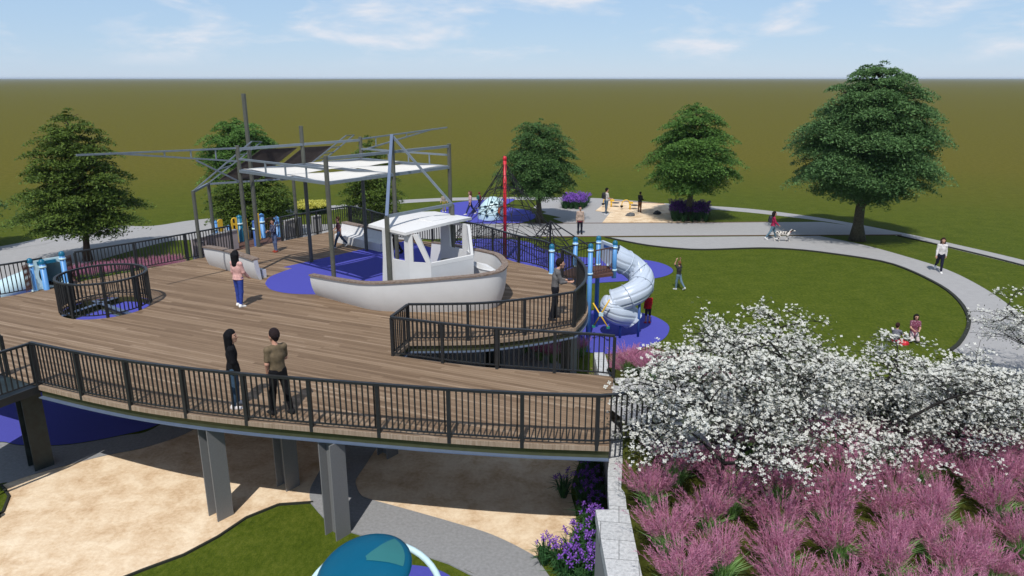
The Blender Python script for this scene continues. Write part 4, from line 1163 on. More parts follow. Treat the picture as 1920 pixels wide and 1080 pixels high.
# ---------------------------------------------------------- white flowering dogwoods
M['petal']=leaf('white_petals',(.56,.57,.52),(.80,.80,.74),.22,.7)
M['petal2']=leaf('grey_twig_leaves',(.05,.065,.035),(.16,.17,.13),.25)
M['eye']=simple('flower_eye',(.28,.30,.05),.8)
def make_dogwood(loc, label, h, rad, nfl, seed, stems=3, fs=.050):
    rg=np.random.default_rng(seed); rnd=random.Random(seed)
    t=thing('dogwood_tree',label,'dogwood',loc,'white flowering dogwoods',absolute=False)
    b=MB(); tips=[]
    def grow(p,d,L,r,lv):
        pts=[p]; q=p.copy(); dd=d.copy()
        n=4
        for i in range(n):
            dd=(dd+Vector((rnd.gauss(0,.16),rnd.gauss(0,.16),rnd.gauss(0,.10)+(-.06 if lv>1 else .02)))).normalized()
            q=q+dd*(L/n); pts.append(q.copy())
        b.tube(pts,[max(.004,r*(1-.55*i/n)) for i in range(n+1)],5 if lv<2 else 3,caps=False)
        if lv>=2: tips.extend(pts[1:])
        if lv==4: return
        k={0:4,1:4,2:4,3:3}[lv]
        for j in range(k):
            pos=pts[min(n,1+int((j+1)*n/k))] if lv>0 else pts[min(n,2+j%3)]
            az=rnd.random()*6.283; sp={0:.85,1:.95,2:.9,3:.8}[lv]
            side=Vector((math.cos(az),math.sin(az),rnd.uniform(-.1,.35)))
            nd=(dd*(1-sp*.5)+side*sp); nd.z=nd.z*.55+.04
            grow(pos,nd.normalized(),L*rnd.uniform(.6,.8),r*.55,lv+1)
    for s in range(stems):
        a=s*2.1+rnd.random()
        grow(Vector((.1*math.cos(a),.1*math.sin(a),-.05)),Vector((math.cos(a)*.38,math.sin(a)*.38,1)).normalized(),h*.46,.05,0)
    T=np.array([tuple(p) for p in tips])
    # pull the skeleton into a broad layered crown
    sxy=np.percentile(np.linalg.norm(T[:,:2],axis=1),94); k=rad/sxy
    zk=h/np.percentile(T[:,2],98)
    b.v=[(x*(1+(k-1)*min(1,z/(h*.4))) if z>0 else x,y*(1+(k-1)*min(1,z/(h*.4))) if z>0 else y,z*zk) for x,y,z in b.v]
    f=np.minimum(1,np.maximum(0,T[:,2:3])/(h*.4)); T[:,:2]*=1+(k-1)*f; T[:,2]*=zk
    b.build('trunk',M['barkk'],t,True)
    T=T[T[:,2]>h*.22]
    ii=rg.integers(0,len(T),nfl); C=T[ii]+rg.normal(size=(nfl,3))*np.array([.085,.085,.05])
    C[:,2]+=.05
    nrm=unit(np.array([0,0,1.0])+rg.normal(size=(nfl,3))*.45+np.array([0,-.25,0]))
    ref=unit(rg.normal(size=(nfl,3))); U=unit(np.cross(nrm,ref)); W=np.cross(nrm,U)
    S=fs*rg.uniform(.65,1.2,nfl)[:,None]
    V=[]
    for q in range(4):
        a=q*math.pi/2; d=U*math.cos(a)+W*math.sin(a); e=-U*math.sin(a)+W*math.cos(a)
        lift=nrm*S*.18
        V.append(np.stack([C+nrm*.002*q,C+d*S*.66+e*S*.42+lift*.6,C+d*S*1.1+lift,C+d*S*.66-e*S*.42+lift*.6],1))
    V=np.stack(V,1).reshape(-1,3).astype(np.float32)
    # one island per flower would need shared centres; petals stay as small facets
    mkobj('blossom',V,np.arange(len(V),dtype=np.int32).reshape(-1,4),M['petal'],t)
    nl=int(nfl*1.3); ii=rg.integers(0,len(T),nl); C=T[ii]+rg.normal(size=(nl,3))*np.array([.14,.14,.08])-np.array([0,0,.03])
    h_=unit(rg.normal(size=(nl,3))); w=unit(np.cross(h_,unit(np.array([0,0,1.])+rg.normal(size=(nl,3))*.6))); s_=.032*rg.uniform(.6,1.3,nl)[:,None]
    quads_mesh('leaves',C,h_*s_,w*s_*.5,M['petal2'],t)
    return t
def bpos(x,y): return (x,y,berm_z(x,y)-.03)
make_dogwood(bpos(4.0,12.3),'white dogwood nearest the end of the deck, its blossom hiding the railing end',2.75,2.05,6000,31,3,.035)
make_dogwood(bpos(5.3,14.0),'white dogwood rising highest against the lawn, behind the one by the deck end',2.85,1.75,4400,32,3,.034)
make_dogwood(bpos(8.55,14.7),'white dogwood with bare dark forked trunk in the middle of the pink grasses',2.5,2.35,6400,33,3,.036)
make_dogwood(bpos(12.3,16.4),'white dogwood standing in front of the curve of the concrete path',2.3,2.0,4200,34,3,.036)
make_dogwood(bpos(6.6,15.0),'small white dogwood between the two larger ones, below the seated children',2.5,1.5,2600,36,2,.034)
make_dogwood(bpos(10.2,15.2),'white dogwood between the forked dark trunk and the one by the path curve',2.35,1.9,4200,41,3,.036)
make_dogwood((17.2,21.2,0),'greyish white dogwood farthest back beside the concrete path at the picture edge',2.8,2.6,6500,35,3,.035)

# ---------------------------------------------------------- pink plume grasses
M['blade']=leaf('grass_blades',(.12,.25,.05),(.34,.56,.22),.35)
M['plume']=leaf('pink_plumes',(.39,.115,.225),(.76,.39,.53),.45,.8,.1)
def muhly_mesh(seed, nst=115, h=.84, spread=.62):
    rnd=random.Random(seed)
    gb=MB(); pbm=MB()
    for i in range(150):
        a=rnd.random()*6.283; r0=rnd.random()*.10; L=rnd.uniform(.30,.58); le=rnd.uniform(.10,.75)
        p=Vector((r0*math.cos(a),r0*math.sin(a)-.05,0)); o=Vector((math.cos(a),math.sin(a)*.7-.35,0)); s=Vector((-math.sin(a),math.cos(a),0))
        w=.0095; q1=p+o*L*le*.45+Vector((0,0,L*.62)); q2=p+o*L*le*1.1+Vector((0,0,L*.92))
        gb.add([p-s*w,p+s*w,q1+s*w*.8,q1-s*w*.8,q2],[(0,1,2,3),(3,2,4)])
    for i in range(nst):
        a=rnd.random()*6.283; le=min(1.3,rnd.random()**.6*1.25)
        L=h*rnd.uniform(.75,1.15); o=Vector((math.cos(a)*1.05,math.sin(a)*.62+.42,0)); s=Vector((-math.sin(a),math.cos(a),0))
        r0=rnd.random()*.1; p=Vector((r0*math.cos(a),r0*math.sin(a),0)); pts=[]
        th=.05+le*.64
        for k in range(6):
            t=k/5; an=th*(.55+.85*t)
            pts.append(p.copy()); p=p+(o*math.sin(an)+Vector((0,0,math.cos(an))))*(L/5)
        w=.0035
        for k in range(5):
            if k<3: gb.add([pts[k]-s*w,pts[k]+s*w,pts[k+1]+s*w,pts[k+1]-s*w],[(0,1,2,3)])
            else: pbm.add([pts[k]-s*w,pts[k]+s*w,pts[k+1]+s*w*.7,pts[k+1]-s*w*.7],[(0,1,2,3)])
        for m in range(24):
            t=2.55+2.4*m/24+rnd.random()*.25; k=min(4,int(t)); q=pts[k].lerp(pts[k+1],t-k)
            ax_=(pts[k+1]-pts[k]).normalized()
            rv=Vector((rnd.gauss(0,1),rnd.gauss(0,1),rnd.gauss(0,.6))); rv=(rv-ax_*rv.dot(ax_)).normalized()
            d=(ax_*.8+rv*.7).normalized(); l=rnd.uniform(.07,.15)*(1.15-.12*t)
            sd=d.cross(Vector((rnd.gauss(0,1),rnd.gauss(0,1),rnd.gauss(0,1)))).normalized()*.0042
            pbm.add([q-sd,q+sd,q+d*l],[(0,1,2)])
    return gb,pbm
protos=[]
for k in range(5):
    gb,pm=muhly_mesh(100+k,120+6*k)
    t=thing('plume_grass_clump','pink plume grass','ornamental grass',(0,0,0),absolute=False); t['kind']='thing'
    gb.build('blades',M['blade'],t); pm.build('plumes',M['plume'],t)
    protos.append(t)
used=[False]*5; rg=random.Random(5)
def put_grass(x,y,z,s,label,group):
    k=rg.randrange(5); rz=rg.uniform(-.7,.7)
    if not used[k]:
        used[k]=True; o=protos[k]; o.location=(x,y,z); o.rotation_euler=(0,0,rz); o.scale=(s,s,s); o['label']=label; o['group']=group; return o
    return copy_tree(protos[k],(x,y,z),rz,s,label,group)
def poisson(n, box, dmin, ok, seed):
    r=random.Random(seed); out=[]; tries=0
    while len(out)<n and tries<40000:
        tries+=1; x=r.uniform(box[0],box[1]); y=r.uniform(box[2],box[3])
        if not ok(x,y): continue
        if all((x-a)**2+(y-b_)**2>dmin*dmin for a,b_ in out): out.append((x,y))
    return out
def front_ok(x,y):
    if x<wall_x(y)+.28: return False
    pc=float(np.interp(x,[2.2,3.6,5.2,7,9,11.5,14.2,16.6],[14.35,14.9,16.1,17.4,18.3,19.0,20.6,23.2]))
    return y<pc-2.0-(.1*(x-2) if x<8 else .6)
for x,y in poisson(130,(1.9,12.6,9.0,17.3),.80,front_ok,3):
    near=y<11.6
    lab='pink plume grass clump on the bank right of the stone wall, below the dogwoods' if near else 'pink plume grass clump in the shade under the white dogwoods'
    put_grass(x,y,berm_z(x,y)-.03,rg.uniform(.92,1.15),lab,'pink grasses on the near bank' if near else 'pink grasses under the dogwoods')
def back_ok(x,y):
    pc=float(np.interp(x,[2.2,3.6,5.2,7,9],[14.35,14.9,16.1,17.4,18.3]))
    return y>pc+1.75 and x>wall_x(min(y,18.8))+.3 and y<20.4+.25*(6-x)
for x,y in poisson(46,(2.5,7.6,16,21.6),.52,back_ok,4):
    put_grass(x,y,max(0,berm_z(x,y))-.03,rg.uniform(.8,1.0),'pink plume grass clump on the slope between the deck end and the blue slide pad','pink grasses beyond the deck end')
for u,v in ((985,660),(1003,655),(1022,664),(1040,654),(1060,668),(1012,675),(1035,680),(1090,668),(1000,645)):
    p=G(u,v); put_grass(p.x,p.y,0,.8,'pink plume grass clump seen through the open slot of the deck','pink grasses below the deck slot')
for i,(u,v) in enumerate([(132+17*k+(5 if j else 0),519-2.0*k*.95+j*9-(2 if k%2 else 0)) for j in range(2) for k in range(13)]):
    p=G(u,v); put_grass(p.x,p.y,0,.66,'pink plume grass clump in the strip between the deck railing and the pyramidal tree','pink grasses behind the left railing')

# ---------------------------------------------------------- irises and yellow flowers
M['iblade']=leaf('iris_blades',(.015,.06,.02),(.06,.15,.05),.25,.5)
M['iris']=leaf('purple_petals',(.11,.035,.30),(.32,.14,.60),.3,.7)
M['irisd']=leaf('dark_purple_petals',(.05,.015,.12),(.17,.05,.30),.3,.7)
M['ylw']=leaf('yellow_petals',(.42,.40,.03),(.72,.70,.20),.3,.7)
def flower_mesh(seed,nb,nf,h,pet,spread=.28,fsz=.05):
    rnd=random.Random(seed); gb=MB(); fb_=MB()
    for i in range(nb):
        a=rnd.random()*6.283; r0=rnd.random()*.10; L=rnd.uniform(.35,.62)*h/.6; le=rnd.uniform(.1,.75)
        p=Vector((r0*math.cos(a),r0*math.sin(a),0)); o=Vector((math.cos(a),math.sin(a),0)); s=Vector((-math.sin(a),math.cos(a),0)); w=.012
        q1=p+o*L*le*.5+Vector((0,0,L*.7)); q2=p+o*L*le*1.25+Vector((0,0,L*.72))
        gb.add([p-s*w,p+s*w,q1+s*w,q1-s*w,q2],[(0,1,2,3),(3,2,4)])
    for i in range(nf):
        a=rnd.random()*6.283; r0=spread*math.sqrt(rnd.random()); c=Vector((r0*math.cos(a),r0*math.sin(a),h*rnd.uniform(.85,1.2)))
        gb.bar((c.x*.3,c.y*.3,0),tuple(c),.008)
        for k in range(6):
            an=k*1.047+rnd.random()*.4; d=Vector((math.cos(an),math.sin(an),-.35 if k%2 else .75)); s=Vector((-math.sin(an),math.cos(an),0)); S=fsz*rnd.uniform(.8,1.2)
            fb_.add([c,c+d*S*.6+s*S*.42,c+d*S*1.15+Vector((0,0,-.01)),c+d*S*.6-s*S*.42],[(0,1,2,3)])
    return gb,fb_
FP={}
for key,pet,n_,h_,fz in (('iris','iris',9,.62,.050),('irisd','irisd',22,.8,.08),('irisl','iris',15,.75,.075),('ylw','ylw',30,.6,.09)):
    arr=[]
    for k in range(3):
        gb,fm=flower_mesh(200+k,70 if key=='iris' else 46,n_,h_,pet,.26 if key=='iris' else .34,fz)
        t=thing('iris_clump' if key!='ylw' else 'yellow_flower_clump','flowering clump','flower clump',(0,0,0),absolute=False); t['kind']='thing'
        gb.build('leaf_blades',M['iblade'],t); fm.build('blossom',M[pet],t); arr.append([t,False])
    FP[key]=arr
def put_fl(key,p,s,label,group):
    a=FP[key][rg.randrange(3)]; rz=rg.random()*6.28
    for b_ in FP[key]:
        if not b_[1]: a=b_; break
    if not a[1]:
        a[1]=True; o=a[0]; o.location=p; o.rotation_euler=(0,0,rz); o.scale=(s,s,s); o['label']=label; o['group']=group
    else: copy_tree(a[0],p,rz,s,label,group)
for u,v in ((1020,1052),(1046,1062),(1068,1050),(1090,1066),(1110,1078),(1075,1076),(1100,1045),(1088,1020),(1104,1002),(1122,1030),(1100,980),(1118,965),(1094,955),(1112,940),(1122,1060),(1092,930),(1108,912),(1120,890),(1096,900),(1104,880),(1056,925),(1118,1000),(1060,1090),(1100,1100)):
    p=G(u,v+6); dark=v<935
    lab='purple iris clump in the shade of the deck beside the stone wall' if dark else ('purple iris clump alone at the tip of the sand pit by the grey walk' if u<1030 else ('purple iris clump standing apart on the sand edge in the deck shade' if u==1056 else 'purple iris clump in sun along the foot of the stone wall'))
    if u==1056: lab='purple iris clump standing apart on the sand edge in the deck shade'
    put_fl('iris',(p.x,p.y,0),rg.uniform(.85,1.05),lab,'irises along the stone wall')
def bed(key,poly,n,dm,label,group,seed,s0=.85,s1=1.05):
    P=px(poly); xs=[p.x for p in P]; ys=[p.y for p in P]
    def ok(x,y):
        c=False; k=len(P)-1
        for i in range(len(P)):
            if (P[i].y>y)!=(P[k].y>y) and x<(P[k].x-P[i].x)*(y-P[i].y)/(P[k].y-P[i].y)+P[i].x: c=not c
            k=i
        return c
    for x,y in poisson(n,(min(xs),max(xs),min(ys),max(ys)),dm,ok,seed): put_fl(key,(x,y,0),rg.uniform(s0,s1),label,group)
bed('irisl',[(1052,392),(1094,393),(1103,380),(1062,380)],34,.34,'bright purple iris clump in the square bed on the grey plaza','irises in the plaza bed',1)
bed('irisd',[(1262,417),(1325,417),(1322,402),(1262,400)],44,.38,'dark purple iris clump in the bed round the foot of the rounded tree','irises round the tree foot',2,.95,1.15)
bed('ylw',[(556,404),(612,402),(612,392),(560,393)],30,.42,'yellow flowering clump in the bed behind the deck railing','yellow flowers behind the railing',3)
# ============================================================ people: one smooth skin grown over posed bones
def surface_nets(fn, lo, hi, vox):
    lo=np.array(lo); hi=np.array(hi); nn=np.ceil((hi-lo)/vox).astype(int)+2
    gx=[lo[i]+vox*np.arange(nn[i]) for i in range(3)]
    P=np.stack(np.meshgrid(*gx,indexing='ij'),-1).astype(np.float32)
    v=fn(P.reshape(-1,3)).reshape(nn)
    s=v<0
    c=[(i,j,k) for i in (0,1) for j in (0,1) for k in (0,1)]
    sh=nn-1
    def cor(a,o): return a[o[0]:o[0]+sh[0],o[1]:o[1]+sh[1],o[2]:o[2]+sh[2]]
    cnt=sum(cor(s,o).astype(np.int8) for o in c)
    act=(cnt>0)&(cnt<8)
    idx=-np.ones(sh,np.int64); ii=np.argwhere(act); idx[act]=np.arange(len(ii))
    acc=np.zeros((len(ii),3)); w=np.zeros(len(ii))
    vals={o:v[ii[:,0]+o[0],ii[:,1]+o[1],ii[:,2]+o[2]] for o in c}
    for a in c:
        for ax_ in range(3):
            if a[ax_]==0:
                b_=list(a); b_[ax_]=1; b_=tuple(b_)
                va,vb=vals[a],vals[b_]; m=(va<0)!=(vb<0)
                t=np.where(m,va/np.where(np.abs(va-vb)<1e-9,1e-9,va-vb),0)
                p=np.tile(np.array(a,float),(len(ii),1)); p[:,ax_]=t
                acc[m]+=p[m]; w[m]+=1
    V=(ii+acc/np.maximum(w,1)[:,None])*vox+lo
    Fs=[]
    for ax_ in range(3):
        o=[0,0,0]; o[ax_]=1
        A=s[:-1,:-1,:-1]; B=s[o[0]:o[0]+sh[0],o[1]:o[1]+sh[1],o[2]:o[2]+sh[2]]
        e=np.argwhere(A!=B); u,w_=[(1,2),(2,0),(0,1)][ax_]
        e=e[(e[:,u]>0)&(e[:,w_]>0)]
        e=e[(e<sh).all(1)]
        def g(du,dw):
            q=e.copy(); q[:,u]-=du; q[:,w_]-=dw; return idx[q[:,0],q[:,1],q[:,2]]
        q=np.stack([g(1,1),g(0,1),g(0,0),g(1,0)],1)
        flip=~A[e[:,0],e[:,1],e[:,2]]
        q[flip]=q[flip][:,::-1]
        Fs.append(q[(q>=0).all(1)])
    return V,np.concatenate(Fs).astype(np.int32)
def cone(P,a,b,ra,rb,sc=(1,1,1),cut=False):
    sc=np.array(sc,np.float32); a=np.array(a,np.float32)*sc; b=np.array(b,np.float32)*sc; Q=P*sc
    ab=b-a; L2=float(ab@ab)+1e-9; t=(Q-a)@ab/L2; tc=np.clip(t,0,1)
    d=np.linalg.norm(Q-a-tc[:,None]*ab,axis=1)-(ra+(rb-ra)*tc)
    if cut: d=np.maximum(d,np.maximum(-t,t-1)*math.sqrt(L2))
    return d
def smin(a,b,k): 
    h=np.clip(.5+.5*(b-a)/k,0,1); return b*(1-h)+a*h-k*h*(1-h)
def union(P,prims,k,grow=0.0):
    d=None
    for p in prims:
        e=cone(P,*p)-grow
        d=e if d is None else smin(d,e,k)
    return d
def bounds(prims,pad):
    A=np.array([p[0] for p in prims]+[p[1] for p in prims]); r=max(max(p[2],p[3])/min(p[4] if len(p)>4 else (1,)) for p in prims)
    return A.min(0)-r-pad,A.max(0)+r+pad
SK={}
def skinmat(c):
    k=tuple(c)
    if k not in SK: SK[k]=simple('skin',c,.55,var=.04,spec=.35)
    return SK[k]
CL={}
def cloth(c,kind=''):
    k=(tuple(c),kind)
    if k not in CL:
        if kind=='spot': CL[k]=mat_spot('printed_cloth',c,(.55,.52,.5),26,.22)
        else: CL[k]=simple('cloth',c,.85,var=.22,scale=14,bump=.25,spec=.15)
    return CL[k]
lipm=simple('lips',(.32,.09,.08),.5,var=.05); eyem=simple('eyes',(.02,.015,.012),.2,var=.05); browm=simple('brows',(.03,.02,.015),.8,var=.1)
def norm(v): v=np.array(v,float); return v/np.linalg.norm(v)
def person(loc, label, height=1.75, face=0.0, legs=((0,0,.04),(0,0,.04)), arms=((0,.12,.15,0),(0,.12,.15,0)), lean=0.0, head=(0,0),
           skin=(.48,.27,.19), top=(.2,.2,.2), topk='', sleeve=1, topl=.0, bottom=(.03,.04,.08), shorts=False, skirt=False, shoes=(.6,.6,.58), hair=(.012,.010,.009), long_=0, vox=.016, sit=None, child=False, slim=1.0, group=None, hem=None):
    """legs: (hip swing, knee bend, spread) left, right; arms: (swing, spread, elbow bend, turn in); radians. face: heading, 0 looks along +Y"""
    S=height/1.75; hs=1.07 if not child else 1.75/height*.80      # children keep a larger head
    pel=np.array([0,0,.96]); lv=lambda d: np.array([0,math.sin(lean)*d,math.cos(lean)*d])
    che=pel+lv(.30); nb=pel+lv(.52); sl=slim
    hy,hp=head; hc=nb+lv(.06)+np.array([0,.03+.10*math.sin(hp),.115*math.cos(hp)])*hs
    J={}
    for i,sd_ in ((0,-1),(1,1)):
        h,k,ab=legs[i]; hip=pel+np.array([sd_*.088,0,-.03])
        d=norm([sd_*math.sin(ab),math.sin(h)*math.cos(ab),-math.cos(h)*math.cos(ab)]); kn=hip+d*.43
        a2=h-k; d2=norm([sd_*math.sin(ab)*.6,math.sin(a2),-math.cos(a2)]); an=kn+d2*.42
        fd=norm([sd_*.12,math.cos(a2*.6),math.sin(min(0,a2)*.9)-.10 if sit is None else .5]); toe=an+fd*.15+np.array([0,0,-.05])
        J[i]=(hip,kn,an,toe)
        s,ab,e,ti=arms[i]; sh=nb+lv(-.065)+np.array([sd_*.168*sl,0,0])
        d=norm([sd_*math.sin(ab),math.sin(s)*math.cos(ab),-math.cos(s)*math.cos(ab)]); el=sh+d*.285
        d2=norm([sd_*math.sin(ab)*.4-sd_*ti,math.sin(s+e),-math.cos(s+e)]); wr=el+d2*.25
        J[2+i]=(sh,el,wr,d2)
    if sit is None: dz=-(min(J[0][2][2],J[1][2][2])-.075)
    else: dz=sit/S-pel[2]
    off=np.array([0,0,dz])
    pel,che,nb,hc=pel+off,che+off,nb+off,hc+off
    for q in J:
        J[q]=tuple(x+off if n_<3 or q<2 else x for n_,x in enumerate(J[q]))
    fl=(1,1.5,1)
    torso=[(pel+[0,0,-.05],pel+[0,0,.05],.155*sl,.150*sl,fl),(pel+[0,0,.08],che,.137*sl,.165*sl,fl),(che,nb+[0,0,-.11],.168*sl,.138*sl,fl)]
    shl=[(J[2][0],J[3][0],.056,.056)]
    neck=[(nb+[0,-.01,-.05],hc+[0,-.01,-.05],.055,.052)]
    f=np.array([0,1,0]); hd=[(hc+[0,-.012,.03],hc+[0,-.012,.035],.098*hs,.098*hs,(1.16,1,.98)),(hc+[0,.03*hs,-.02*hs],hc+[0,.045*hs,-.085*hs],.072*hs,.045*hs,(1.05,1,1)),
        (hc+[0,.092*hs,.01*hs],hc+[0,.108*hs,-.025*hs],.010*hs,.017*hs),(hc+[-.083*hs,-.01,.0],hc+[-.083*hs,-.012,-.03],.016*hs,.011*hs,(1.4,1,1)),(hc+[.083*hs,-.01,.0],hc+[.083*hs,-.012,-.03],.016*hs,.011*hs,(1.4,1,1))]
    cy,sy=math.cos(hy),math.sin(hy)
    def yaw(p): q=np.array(p)-hc; return hc+np.array([q[0]*cy-q[1]*sy,q[0]*sy+q[1]*cy,q[2]])
    hd=[(yaw(p[0]),yaw(p[1]))+p[2:] for p in hd]
    leg=[];arm=[];foot=[]
    for i in (0,1):
        hip,kn,an,toe=J[i]
        leg+=[(hip,kn,.088*sl,.058*sl),(kn,an,.058*sl,.038)]; foot+=[(an+[0,-.02,-.03],toe,.042,.033)]
        sh,el,wr,d2=J[2+i]
        arm+=[(sh,el,.052*sl,.040*sl),(el,wr,.040*sl,.027)]
    t=thing('person',label,'person',loc,group,rz=face,absolute=False)
    parts=torso+shl+neck+hd+leg+arm+foot
    lo,hi=bounds(parts,.03)
    V,Fq=surface_nets(lambda P: union(P,parts,.028),lo,hi,vox)
    # hands: palm, four unequal bent fingers, thumb from the side
    Vs=[V];Fs=[Fq]; n0=len(V)
    for i,sd_ in ((0,-1),(1,1)):
        sh,el,wr,d2=J[2+i]; d=norm(d2); side=norm(np.cross(d,[0,0,1]) if abs(d[2])<.9 else np.array([0,1.0,0])); 
        if side[1]<0 and abs(d[2])>=.9: side=-side
        nrm=norm(np.cross(side,d)); 
        inw=nrm if nrm[0]*sd_<0 else -nrm
        hp_=[(wr,wr+d*.075,.026,.034)]
        for q,(o,l) in enumerate(((-.028,.062),(-.0095,.074),(.0095,.07),(.028,.054))):
            a=wr+d*.085+side*o; m=a+d*l*.5+inw*.006; e=m+d*l*.42+inw*.026
            hp_+=[(a,m,.0105,.0098),(m,e,.0098,.0085)]
        a=wr+d*.03+side*.03; m=a+d*.035+side*.028; e=m+d*.03+side*.006+inw*.014; hp_+=[(a,m,.014,.011),(m,e,.011,.009)]
        lo,hi=bounds(hp_,.01); v2,f2=surface_nets(lambda P: union(P,hp_,.006),lo,hi,max(.0062,vox*.5))
        Vs.append(v2); Fs.append(f2+n0); n0+=len(v2)
    V=np.concatenate(Vs); Fq=np.concatenate(Fs)
    cen=V[Fq].mean(1); mi=np.zeros(len(Fq),int)
    loc_=cen-hc; lx=loc_[:,0]*cy+loc_[:,1]*sy; ly=-loc_[:,0]*sy+loc_[:,1]*cy; lz=loc_[:,2]
    frm=ly>.05*hs
    mi[frm&(np.abs(np.abs(lx)-.034*hs)<.014*hs)&(np.abs(lz-.012*hs)<.009*hs)]=1
    mi[frm&(np.abs(np.abs(lx)-.034*hs)<.02*hs)&(np.abs(lz-.036*hs)<.006*hs)]=2
    mi[frm&(np.abs(lx)<.024*hs)&(np.abs(lz+.062*hs)<.009*hs)]=3
    mkobj('body',V*S,Fq,[skinmat(skin),eyem,browm,lipm],t,mi,True)
    def wear(name,prims,grow,k,mat,vx=vox,clip=None):
        lo,hi=bounds(prims,.05+grow)
        def fn(P):
            d=union(P,prims,k,grow)
            return np.maximum(d,clip(P)) if clip else d
        v,f_=surface_nets(fn,lo,hi,vx)
        if len(v): return mkobj(name,v*S,f_,mat,t,None,True)
    # top
    tp=torso+shl
    for i in (0,1):
        sh,el,wr,d2=J[2+i]
        if sleeve>0: tp=tp+[(sh,sh+(el-sh)*min(1,sleeve*2),.054*sl,(.054-.010*min(1,sleeve*2))*sl)]
        if sleeve>.5: tp=tp+[(el,el+(wr-el)*min(.97,(sleeve-.5)*2),.044*sl,.032)]
    if topl>0: tp=tp+[(pel,pel+[0,0,-topl],.165*sl,.185*sl,(1,1.3,1))]
    bot=pel[2]-.02-topl; nz=nb[2]
    def ctop(P):
        below=bot-P[:,2]
        arm_=np.abs(P[:,0])>.19
        return np.maximum(np.where(arm_|(sit is not None),-1,below),np.where(np.abs(P[:,0])<.16,P[:,2]-(nz+.035-.10*np.abs(P[:,0])),-1))
    wear('shirt',tp,.013,.03,cloth(top,topk),clip=ctop)
    if hem: wear('shirt_hem',[(pel,pel+[0,0,-.16],.16*sl,.168*sl,(1,1.3,1))],.016,.03,cloth(hem),clip=lambda P: np.maximum(P[:,2]-bot-.01,pel[2]-.16-P[:,2]))
    # legs
    lg=[torso[0]]+leg
    def cleg(P):
        up=P[:,2]-(pel[2]+.05)
        if shorts: return np.maximum(up,(min(J[0][1][2],J[1][1][2])-.04)-P[:,2]) if sit is None else up
        return up
    if skirt: wear('skirt',[(pel+[0,0,.02],pel+[0,0,-.42],.15*sl,.22*sl,(1,1.25,1))],.012,.03,cloth(bottom),clip=lambda P: np.maximum(P[:,2]-pel[2]-.05,pel[2]-.42-P[:,2]))
    else: wear('trousers',lg,.012,.03,cloth(bottom),clip=cleg)
    for i in (0,1):
        hip,kn,an,toe=J[i]; wear('shoe',[(an+[0,-.03,-.035],toe,.047,.038),(an+[0,-.01,.0],an+[0,-.01,-.03],.045,.045)],.008,.02,cloth(shoes),max(.012,vox*.8))
    # hair
    hr=[(hc+[0,-.03*hs,.045*hs],hc+[0,-.025*hs,.06*hs],.106*hs,.103*hs,(1.1,1,1))]
    if long_:
        hr+=[(hc+[0,-.065*hs,.02],hc+[0,-.085*hs,-.12-.17*long_],.10*hs,.075*hs,(.80,1,1)),(hc+[-.075*hs,-.03,.02],hc+[-.085*hs,-.035,-.14*long_-.05],.045,.036),(hc+[.075*hs,-.03,.02],hc+[.085*hs,-.035,-.14*long_-.05],.045,.036)]
    else: hr+=[(hc+[0,-.06*hs,.0],hc+[0,-.06*hs,-.045*hs],.07*hs,.05*hs,(1,1,1))]
    hr=[(yaw(p[0]),yaw(p[1]))+p[2:] for p in hr]
    def chair(P):
        q=P-hc; yy=-q[:,0]*sy+q[:,1]*cy
        # keep the face clear
        return np.minimum(yy-.035*hs,.058*hs-q[:,2])*1.0 if not long_ else np.minimum(yy-.03*hs,.062*hs-q[:,2])
    wear('hair',hr,.0,.02,cloth(hair),clip=chair)
    t['_hand']=[float(x) for x in (J[3][2]+norm(J[3][3])*.1)*S]
    return t
def wpt(t,p):
    return Matrix.Translation(t.location)@Matrix.Rotation(t.rotation_euler.z,4,'Z')@Vector(p)
def heading(dx,dy): return math.atan2(-dx,dy)
def gd(u,v,z=D): p=G(u,v,z); return (p.x,p.y,z)
JEAN=(.045,.085,.14); BLK=(.008,.008,.010)
person(gd(445,762),'woman in black jacket and jeans facing the man in brown tee by the near railing',1.70,heading(.9,.35),
   legs=((.05,.05,.05),(-.05,.05,.05)),arms=((-.05,.12,.25,.1),(.05,.12,.3,.1)),top=BLK,topl=.10,bottom=JEAN,shoes=(.62,.6,.6),hair=(.006,.006,.008),long_=1.0,vox=.014,head=(-.25,.15))
person(gd(528,775),'man in brown tee and black trousers facing the woman in black by the railing',1.84,heading(-.75,.75),
   legs=((.10,.02,.07),(-.14,.08,.08)),arms=((.0,.14,.35,.2),(.25,.20,1.4,.6)),top=(.14,.105,.065),sleeve=.36,bottom=BLK,shoes=(.02,.02,.022),hair=(.020,.013,.014),vox=.014,head=(.25,0),skin=(.52,.27,.19))
person(gd(452,574),'woman in pink blouse, blue trousers and white shoes alone on the deck boards',1.72,heading(.45,.9),
   legs=((.05,.08,.03),(-.06,.1,.03)),arms=((.05,.14,.3,0),(.25,.10,.5,.1)),top=(.62,.36,.33),topl=.04,bottom=(.030,.055,.26),shoes=(.78,.76,.72),hair=(.008,.008,.010),long_=.9,vox=.014,lean=-.03)
mp=person(gd(1040,598),'man in grey jumper looking down at his phone in the railed tip of the deck',1.80,heading(.95,.1),
   legs=((.10,.15,.05),(-.10,.12,.05)),arms=((.35,.06,1.15,.35),(.35,.06,1.15,.35)),top=(.13,.125,.125),sleeve=.8,bottom=(.010,.011,.016),shoes=(.015,.015,.018),hair=(.014,.010,.009),vox=.014,lean=.10,head=(0,.55))
ph=wpt(mp,(0,.44,1.20)); b=MB(); b.box((ph.x,ph.y,ph.z),(.09,.16,.012),mp.rotation_euler.z); o=b.build('phone',M['black']); tag(o,'dark phone held in both hands of the man in the grey jumper','phone')
